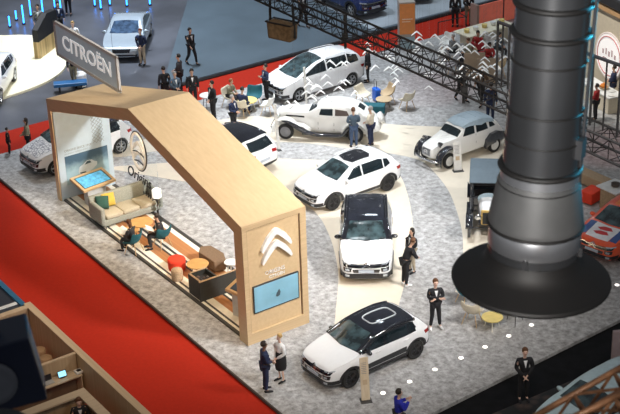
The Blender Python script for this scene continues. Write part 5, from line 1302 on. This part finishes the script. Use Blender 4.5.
# ------------------------------------------------------------------ wall with the round sign
wl0, wl1 = G(583, 78), G(640, 112)
dv = wl1-wl0; Lw = dv.length
t = thing('exhibition_wall', 'beige exhibition wall with round white sign at the right edge', 'wall', wl0, heading(dv))
hz = ZAT(G(605, 90), 10)
wc = (wl0+wl1)/2; wn = Vector((dv.y, -dv.x, 0)).normalized(); wn = wn if wn.dot(CO-wc) > 0 else -wn
spot('wall_fill_spot', wc+wn*7+Z*13, wc+Z*1.2, 6500, (1, .95, .86), 34, .8, .3)  # unseen spot, added to brighten the beige wall
bm = B(); box(bm, (Lw/2-.5, .12, hz/2), (Lw+4, .2, hz)); obj('wall_panel', bm, mat('beige_wall', (.52, .46, .36), .7, var=.04), t)
bm = B(); box(bm, (Lw/2-.5, .05, hz+.10), (Lw+4, .5, .22)); obj('cornice', bm, mat('wall_orange_brown', (.42, .26, .13), .6), t)
bm = B(); box(bm, (Lw/2-.5, -.25, hz+.55), (Lw+4, .18, .36)); box(bm, (Lw/2-.5, .15, hz+.25), (Lw+4, .10, .12)); obj('top_beam', bm, black, t)
bm = B(); box(bm, (Lw/2-.5, 2.4, hz+.70), (Lw+4, 4.2, .1)); obj('roof_panel', bm, mat('roof_pinkish_grey', (.40, .34, .37), .6), t)
import itertools
def on_wall(px, py):
    d = ray(px, py); n = Vector((-dv.y, dv.x, 0)).normalized(); k = (wl0-CO).dot(n)/d.dot(n); P_ = CO+d*k; q = P_-wl0
    return q.dot(dv.normalized()), P_.z
sx_, sz_ = on_wall(610, 56); _, szt = on_wall(610, 33); rs = szt-sz_
rs = max(.7, min(1.6, rs))
RM = Matrix(((1, 0, 0, sx_), (0, 0, -1, 0.0), (0, 1, 0, sz_), (0, 0, 0, 1)))
def disc(r, z0, z1, n=40): return [(r*math.cos(2*PI*i/n), r*math.sin(2*PI*i/n)) for i in range(n)]
bm = B(); prism(bm, disc(rs, 0, 0), 0, .06, RM); rsn = obj('round_sign', bm, mat('round_sign_white', (.88, .86, .86), .4, emit=.35), t)
bm = B(); tube(bm, [RM @ Vector((math.cos(a)*rs*.86, math.sin(a)*rs*.86, .07)) for a in [2*PI*i/40 for i in range(40)]], .03, 6, True); obj('ring_line', bm, mat('ring_rose', (.62, .28, .28), .5), rsn)
bm = B(); tube(bm, [RM @ Vector((math.cos(a)*rs, math.sin(a)*rs, .03)) for a in [2*PI*i/40 for i in range(40)]], .05, 6, True); obj('rim', bm, mat('rim_pale', (.80, .72, .70), .5), rsn)
bm = B()
for i, (x, z, w_, h_) in enumerate([(-.45, .10, .12, .22), (-.22, .16, .10, .30), (0, .10, .14, .24), (.22, .18, .10, .3), (.45, .08, .14, .2), (-.3, -.15, .3, .07), (.25, -.17, .34, .07)]): box(bm, (x*rs, z*rs, .065), (w_*rs, h_*rs, .01), mtx=RM)
obj('sign_print', bm, mat('print_rose_grey', (.55, .42, .44), .5), rsn)
# table with fruit and plant below the wall
t = thing('buffet_table', 'white clothed buffet table below the round sign', 'table', G(600, 104), heading(dv))
bm = B(); box(bm, (0, 0, .74), (2.4, .8, .05)); obj('table_top', bm, matt_white, t)
bm = B(); box(bm, (0, 0, .36), (2.3, .72, .70)); obj('table_skirt', bm, cream_f, t)
random.seed(3)
for i in range(6):
    bm = B(); lathe(bm, [(.07, 0), (.13, .02), (.15, .03), (.14, .045), (.001, .02)], 18); o = obj('plate', bm, white_f, smooth=True)
    o.location = G(600, 104)+dv.normalized()*(-1+i*.4)+Z*.765+Vector((dv.y, -dv.x, 0)).normalized()*(-.15+.3*(i % 2)); tag(o, 'small white plate lying on the white clothed buffet table', 'plate', 'plates on the buffet table')
bk_ = thing('fruit_basket', 'basket heaped with orange fruit on the buffet table', 'basket', G(600, 104)+Z*.765+dv.normalized()*.2, 0)
bm = B(); lathe(bm, [(.16, 0), (.22, .12), (.20, .12), (.15, .02), (.001, .02)], 18); obj('basket_body', bm, tan_f, bk_)
for i in range(6):
    a = i*1.05; bm = B(); ball(bm, (0, 0, 0), .075, 10); o = obj('orange', bm, mat('fruit_orange', (.75, .25, .03), .5), None, True); o.location = bk_.location+Vector((math.cos(a)*.10*(i > 0), math.sin(a)*.10*(i > 0), .15+.07*(i == 0))); tag(o, 'orange lying in the basket on the buffet table', 'orange', 'oranges in the basket on the buffet table')
# ------------------------------------------------------------------ foreground duct
ZD = 15.0
def along(px, py, depth): 
    d = ray(px, py); return CO+d*depth
DP = along(531, 277, ZD)
def rpx(r, y=277):
    return r*(Vector((DP.x, DP.y, ZAT(DP, y)))-CO).dot(CF)/F_PX
duct = thing('ventilation_duct', 'huge dark metal ventilation duct with wide black hat shaped flange hanging in the foreground', 'duct', (DP.x, DP.y, DP.z))
duct.rotation_euler = (0, math.radians(2.0), 0)
def dz(y): return ZAT(DP, y)-DP.z
d_dark = mat('duct_grey_metal', (.19, .19, .195), .26, .9, var=.12, scale=.8); d_band = mat('duct_bright_band', (.60, .60, .62), .28, .9, var=.05); d_cone = mat('duct_matt_cone', (.085, .085, .085), .55, .3); d_black = mat('duct_black_flange', (.006, .005, .0045), .6, .0)
def dpart(name, pr_, m, smooth=True, parent=None):
    bm = B(); lathe(bm, [(rpx(r, y), dz(y)) for y, r in pr_], 64); o = obj(name, bm, m, parent or duct, smooth)
    o.data.set_sharp_from_angle(angle=math.radians(35)); return o
dpart('flange', [(279, 79), (277, 79.5), (275, 78.5), (271, 70), (266, 57), (262, 51), (256, 47.5), (250, 46)], d_black)
dpart('lower_tube', [(262, 45), (242, 45)], d_dark)
dpart('bright_band', [(242, 45.6), (241, 46.3), (222, 46.3), (221, 45.6)], d_band)
dpart('cone_section', [(222, 46.6), (219, 47.6), (216, 47.2), (181, 41.5), (176, 40)], d_cone)
dpart('bright_band', [(178, 39.4), (166, 39.0)], d_band)
dpart('tube_section', [(168, 38.2), (107, 37.4)], d_dark)
dpart('tube_section', [(107, 37.2), (58, 37.2)], d_dark)
dpart('tube_section', [(58, 37.4), (-160, 38.5)], d_dark)
for y, r, th in ((222, 47.2, .018), (181, 40.6, .012), (165, 39.6, .03), (136, 37.9, .010), (107, 37.6, .012), (58, 37.6, .012), (31, 39.0, .028), (2, 38.3, .03), (-30, 38.3, .02)):
    bm = B(); tube(bm, [(rpx(r, y)*math.cos(a), rpx(r, y)*math.sin(a), dz(y)) for a in [2*PI*i/48 for i in range(48)]], th, 8, True); obj('clamp_ring', bm, d_black, duct, True)
for a in (-1.9, -.35):
    bm = B(); box(bm, (rpx(46.5, 244)*math.cos(a), rpx(46.5, 244)*math.sin(a), dz(244)), (.05, .05, .10), rz=a); obj('latch', bm, black, duct)
bm = B(); box(bm, (rpx(39, 140)*math.cos(-.55), rpx(39, 140)*math.sin(-.55), dz(140)), (.10, .12, .20), rz=-.55); obj('junction_box', bm, steel_dark, duct)
bm = B(); rod(bm, (rpx(40, 140)*math.cos(-.3), rpx(40, 140)*math.sin(-.3), dz(238)), (rpx(40, 140)*math.cos(-.3), rpx(40, 140)*math.sin(-.3), dz(-150)), .02); obj('cable', bm, black, duct)
# unseen teal lamp, added on the right to colour the duct's side
area('teal_side_light', DP+Vector((5.5, 4.3, 3.0)), .4, 90, (.05, .62, .95), target=DP+Vector((0, 0, 3.1)), sy=3.0, spread=math.radians(26))
area('duct_streak_light', DP+Vector((-2.2, -9, 4.5)), .35, 105, (1, .98, .95), target=DP+Vector((0, 0, 2.2)), sy=5, spread=math.radians(35))  # unseen strip lamp, added for streaked highlights on the metal

# ------------------------------------------------------------------ lighting truss
def truss(label, p0, p1, s, m, name='lighting_truss', r=.028, bay=.55, group=None, rl=.013):
    p0 = Vector(p0); p1 = Vector(p1); t = thing(name, label, 'truss', p0, 0, group)
    d = (p1-p0); L = d.length; d.normalize(); side = Vector((-d.y, d.x, 0)).normalized(); up = d.cross(side)*-1
    if up.z < 0: up = -up
    cs = [side*(a*s/2)+up*(b*s/2) for a, b in ((-1, -1), (1, -1), (1, 1), (-1, 1))]
    for c in cs:
        bm = B(); rod(bm, c, c+d*L, r, n=8); obj('chord', bm, m, t, True)
    n = int(L/bay)
    for k in range(4):
        a, b = cs[k], cs[(k+1) % 4]; bm = B()
        for i in range(n):
            x0, x1 = i*L/n, (i+1)*L/n
            if i % 2: rod(bm, a+d*x0, b+d*x1, rl, n=5)
            else: rod(bm, b+d*x0, a+d*x1, rl, n=5)
            rod(bm, a+d*x0, b+d*x0, rl, n=5)
        obj('lattice', bm, m, t)
    return t
tblack = mat('truss_black', (.010, .009, .009), .7, .0)
ZT = 12.5
T0, T1 = AT(286, .5, ZT), AT(700, 184.5, ZT)
dT = (T1-T0).normalized(); T0b = T0-dT*4
truss('long black lattice truss crossing the upper right half in front of the cars', T0b, T1, .44, tblack, bay=.42, rl=.011)
def on_truss(x):
    lo, hi = 0, (T1-T0b).length
    for _ in range(40):
        m_ = (lo+hi)/2
        if PR(T0b+dT*m_)[0] < x: lo = m_
        else: hi = m_
    return T0b+dT*lo
# second short truss at the upper left end, and hanging pipes
for x, y1, lb3 in ((345, 46, 'black drop pipe clamped to the truss left of the orange totem'), (464, 100, 'short black drop pipe clamped to the truss beside the walking pair')):
    p = on_truss(x)+Vector((0, 0, -.25)); q = PR(p)
    t = thing('drop_pipe', lb3, 'pipe', p); L_ = p.z-ZAT(p, y1)
    L_ = min(max(L_, .3), 1.2)
    bm = B(); rod(bm, (0, 0, -L_), (0, 0, .55), .035, n=10); obj('pipe', bm, tblack, t)
    bm = B(); box(bm, (0, 0, .02), (.14, .14, .12)); obj('clamp', bm, tblack, t)
# safety rail standing on the truss
rl_ = thing('guard_rail', 'black guard rail of thin posts on top of the truss, either side of the duct', 'railing', (0, 0, 0))
tops = []
for i, x in enumerate((496, 501, 507.5, 521, 535, 548.5, 562, 575.5, 589, 602, 616, 630, 645)):
    p = on_truss(x)+Z*.22; yt = 22+(x-496)*.365; zt = ZAT(p, yt); tops.append(Vector((p.x, p.y, zt)))
    bm = B(); rod(bm, p, (p.x, p.y, zt), .020 if i % 2 else .028, n=6); obj('post', bm, tblack, rl_)
bm = B(); tube(bm, tops, .038, 8); obj('handrail', bm, mat('rail_grey', (.04, .04, .045), .5, .2), rl_)
# chain bag below the truss
p = on_truss(281); pb_ = Vector((p.x, p.y, ZAT(p, 39)))
cb = thing('chain_bag', 'brown open hoist chain bag hung by two dark straps from the truss', 'bag', pb_, heading(dT)+.35)
hz_ = ZAT(p, 22)-pb_.z
bm = B(); a = []
prism(bm, [(-.36, .0), (.36, .0), (.40, hz_), (-.40, hz_)], -.17, .17, Matrix(((1, 0, 0, 0), (0, 0, 1, 0), (0, 1, 0, 0), (0, 0, 0, 1)))); obj('bag_body', bm, mat('bag_brown', (.13, .085, .045), .9, var=.3, scale=8), cb, bevel=.05)
bm = B(); tube(bm, [(-.40, -.18, hz_), (.40, -.18, hz_), (.40, .18, hz_), (-.40, .18, hz_)], .022, 6, True); obj('rim', bm, tblack, cb)
for s in (-1, 1):
    bm = B(); rod(bm, (s*.39, 0, hz_*.2), (s*.36, 0, p.z-pb_.z-.1), .035, n=6); obj('strap', bm, tblack, cb)

# ------------------------------------------------------------------ office booth, bottom left
tan_w = wood_mat('booth_panel', (.42, .29, .17), (.52, .37, .23), 2, scale=.7); tan_top = wood_mat('booth_edge', (.58, .43, .27), (.68, .52, .34), 1, scale=.8); desk_m = wood_mat('booth_desk', (.56, .44, .30), (.64, .51, .36), 0)
FL = -.1
def bwall(name, label, u0, u1, w0, w1, h=2.3, z0=FL):
    t = thing(name, label, 'partition', A(u0, w0, z0), AZ)
    bm = B(); box(bm, ((u1-u0)/2, (w1-w0)/2, (h-z0-.03)/2), (u1-u0, w1-w0, h-z0-.03)); obj('panel', bm, tan_w, t)
    bm = B(); box(bm, ((u1-u0)/2, (w1-w0)/2, h-z0-.015), (u1-u0+.02, w1-w0+.02, .03)); obj('top_edge', bm, tan_top, t); return t
bwall('partition_wall', 'long tan booth wall running along the red carpet at the lower left', -5.34, -5.14, -6.5, 4.62, 1.3)
bwall('partition_wall', 'tan cross wall at the far end of the booth beside the blue edged board', -9.0, -5.36, 4.32, 4.50, 1.3)
bwall('partition_wall', 'low tan wall behind the desk with the tablet', -8.6, -5.36, 1.00, 1.08, 1.27)
def blk(name, label, cat, c, s, m, bevel=0, part='body'):
    t = thing(name, label, cat, A(*c), AZ); bm = B(); box(bm, (0, 0, s[2]/2), s); obj(part, bm, m, t, bevel=bevel); return t
# blue edged board beyond the booth
t = blk('display_board', 'dark board with blue edge beyond the booth corner', 'board', (-6.5, 7.3, FL), (2.6, 5.0, 1.2), mat('board_dark', (.03, .035, .05), .5))
bm = B(); box(bm, (1.22, 0, 1.23), (.18, 5.0, .06)); obj('edge', bm, mat('board_blue', (.03, .14, .26), .4), t)
bm = B(); box(bm, (.3, -2.2, 1.22), (1.6, .12, .05)); obj('white_strip', bm, matt_white, t)
# desks
dk1 = thing('desk', 'pale wood desk with tablet, laptop and white tray in the booth', 'desk', A(-6.65, .77, FL), AZ)
bm = B(); box(bm, (0, 0, .83), (2.5, .42, .04)); obj('desk_top', bm, desk_m, dk1)
bm = B(); box(bm, (0, .17, .40), (2.4, .04, .80)); obj('back_panel', bm, mat('desk_dark_brown', (.16, .11, .07), .7), dk1)  # plain dark brown back panel
for s in (-1, 1):
    bm = B(); box(bm, (s*1.22, 0, .40), (.04, .38, .80)); obj('side_panel', bm, desk_m, dk1)
def on_desk(x, y, z=.757): return AT(x, y, z)
# counter ring around a sunken desk
cr_ = thing('counter', 'tan counter framing the dark recess with a seated man at the bottom left', 'counter', A(-7.0, -1.2, FL), AZ)
bm = B(); box(bm, (0, .60, 1.08), (2.3, .32, .05)); box(bm, (1.0, -1.3, 1.08), (.30, 3.48, .05)); box(bm, (-1.0, -1.3, 1.08), (.30, 3.48, .05)); obj('worktop', bm, desk_m, cr_)
bm = B(); box(bm, (0, .70, .52), (2.2, .06, 1.05)); box(bm, (1.08, -1.3, .52), (.06, 3.4, 1.05)); box(bm, (-1.08, -1.3, .52), (.06, 3.4, 1.05)); obj('side_panel', bm, tan_w, cr_)
dsk = blk('desk', 'dark desk inside the recess of the tan counter', 'desk', (-7.2, -1.1, FL), (1.0, .5, .72), black, part='body')
def tablet(label, loc, rz, sz=(.34, .24), m=None, kind='tablet', lit=True):
    t = thing(kind, label, kind, loc, rz)
    T = Matrix.Rotation(math.radians(62), 4, 'X')
    bm = B(); box(bm, (0, sz[1]/2, 0), (sz[0], sz[1], .015), mtx=Matrix.Translation((0, 0, .03)) @ T); obj('casing', bm, scr_bezel, t)
    if lit:
        bm = B(); box(bm, (0, sz[1]/2, .010), (sz[0]*.86, sz[1]*.80, .006), mtx=Matrix.Translation((0, 0, .03)) @ T); obj('display', bm, mat('tablet_cyan', (.25, .55, .70), .3, emit=1.6, ecol=(.25, .60, .78)), t)
    bm = B(); box(bm, (0, .07, .008), (sz[0]*.6, .16, .016)); obj('stand', bm, scr_bezel, t); return t
tablet('tablet with lit pale blue screen on the booth desk', on_desk(63, 378), AZ-.1, (.27, .20))
t = thing('laptop', 'open black laptop on the booth desk left of the lit tablet', 'laptop', on_desk(48, 382), AZ)
bm = B(); box(bm, (0, -.06, .012), (.30, .20, .022)); obj('keyboard_base', bm, mat('laptop_grey', (.45, .45, .45), .4), t)
bm = B(); box(bm, (0, .05, .11), (.30, .016, .20), mtx=Matrix.Rotation(-.2, 4, 'X')); obj('lid', bm, scr_bezel, t)
t = thing('paper_tray', 'white tray with black square on the right end of the booth desk', 'tray', on_desk(79, 372), AZ)
bm = B(); box(bm, (0, 0, .03), (.26, .22, .06)); obj('tray_body', bm, matt_white, t, bevel=.01)
bm = B(); box(bm, (0, 0, .065), (.13, .11, .012)); obj('pad', bm, scr_bezel, t)
t = thing('card_holder', 'small dark red card holder behind the white tray', 'holder', on_desk(76, 366), AZ)
bm = B(); box(bm, (0, 0, .05), (.26, .05, .10)); obj('holder_body', bm, mat('dark_red_card', (.25, .04, .03), .5), t, bevel=.005)
for i, (x, y, wh) in enumerate([(45.5, 357, 'cork round stool in the booth behind the low wall, front one'), (39, 349, 'cork round stool in the booth behind the low wall, rear one')]):
    p = AT(x, y, .60); pouf((p.x, p.y, FL), .20, .70, mat('cork', (.52, .33, .18), .7), wh, name='stool', cat='stool')
pm_ = AT(78, 398, 1.15)
P('man in black suit and white shirt sitting in the counter recess at the bottom left', (pm_.x, pm_.y, FL), -75, 'sit', 'black', 'black', 'brown', 3, 1.78)
pouf((pm_.x, pm_.y, FL), .22, .44, black, 'black stool under the man in the counter recess', name='stool', cat='stool')
kb = thing('papers', 'grey sheets on the dark desk in the counter recess', 'papers', A(-7.1, -1.1, FL+.73), AZ)
bm = B(); box(bm, (0, 0, .006), (.42, .30, .012)); obj('sheet', bm, mat('sheet_grey', (.30, .30, .30), .7), kb)

# ------------------------------------------------------------------ loudspeaker near the left edge
sp0 = along(14, 362, 12)
spk = thing('loudspeaker', 'dark navy loudspeaker box with grey round cone hanging at the left edge', 'speaker', sp0, math.radians(12))
T = Matrix.Rotation(math.radians(-8), 4, 'Y')
sm_ = mat('speaker_navy', (.008, .012, .035), .5)
bm = B(); box(bm, (-.10, 0, 0), (.58, .42, .62), mtx=T); obj('cabinet', bm, sm_, spk, bevel=.015)
bm = B(); lathe(bm, [(.20, 0), (.20, .02), (.15, .015), (.07, -.0), (.001, .02)], 28); bmesh.ops.transform(bm, matrix=T @ Matrix.Translation((-.19, -.215, -.02)) @ Matrix.Rotation(PI/2, 4, 'X'), verts=bm.verts); obj('cone', bm, mat('speaker_cone_grey', (.16, .16, .18), .7), spk, True)
bm = B(); rod(bm, (-.10, 0, .30), (-.10, 0, 2.5), .02); obj('hanger', bm, black, spk)
# moving head lamp at the bottom left corner
mh = thing('stage_lamp', 'blurred black stage lamp head in the bottom left corner', 'stage lamp', along(-8, 438, 11), 0)
bm = B(); ball(bm, (0, 0, 0), .30, 20, (1.25, 1, .62)); obj('head', bm, black, mh, True)
bm = B(); box(bm, (-.36, 0, .1), (.06, .2, .3)); obj('bracket', bm, black, mh)

# ------------------------------------------------------------------ copper lit truss and pale panel, bottom right
copper = mat('truss_copper_lit', (.20, .095, .045), .5, .3, var=.4)
ZC = 13.0
truss('copper brown lattice truss in the bottom right corner', along(545, 436, 13.2), along(665, 368, 13.2), .28, copper, r=.03, bay=.36, rl=.016)
truss('second copper brown truss below the first one at the bottom right corner', along(540, 462, 12.4), along(670, 398, 12.4), .30, copper, r=.03, bay=.36, rl=.016)
spot('copper_spot', along(560, 300, 8), along(600, 400, 13), 160, (1, .62, .32), 50)
pp0 = AT(613, 381, -.1)
t = thing('banner_panel', 'tall pinkish grey panel at the right edge beside the black floor', 'panel', pp0, .12)
hb = ZAT(pp0, 331)+.1
bm = B(); box(bm, (1.0, 0, hb/2), (2.2, .12, hb)); obj('panel', bm, mat('panel_pink_grey', (.36, .28, .29), .6), t)
bm = B(); box(bm, (1.0, 0, .02), (2.4, .5, .04)); obj('foot', bm, black, t)

# ------------------------------------------------------------------ render look
vs = scene.view_settings; vs.view_transform = 'Standard'; vs.look = 'None'; vs.gamma = 1; vs.use_curve_mapping = False; vs.exposure = 0.0
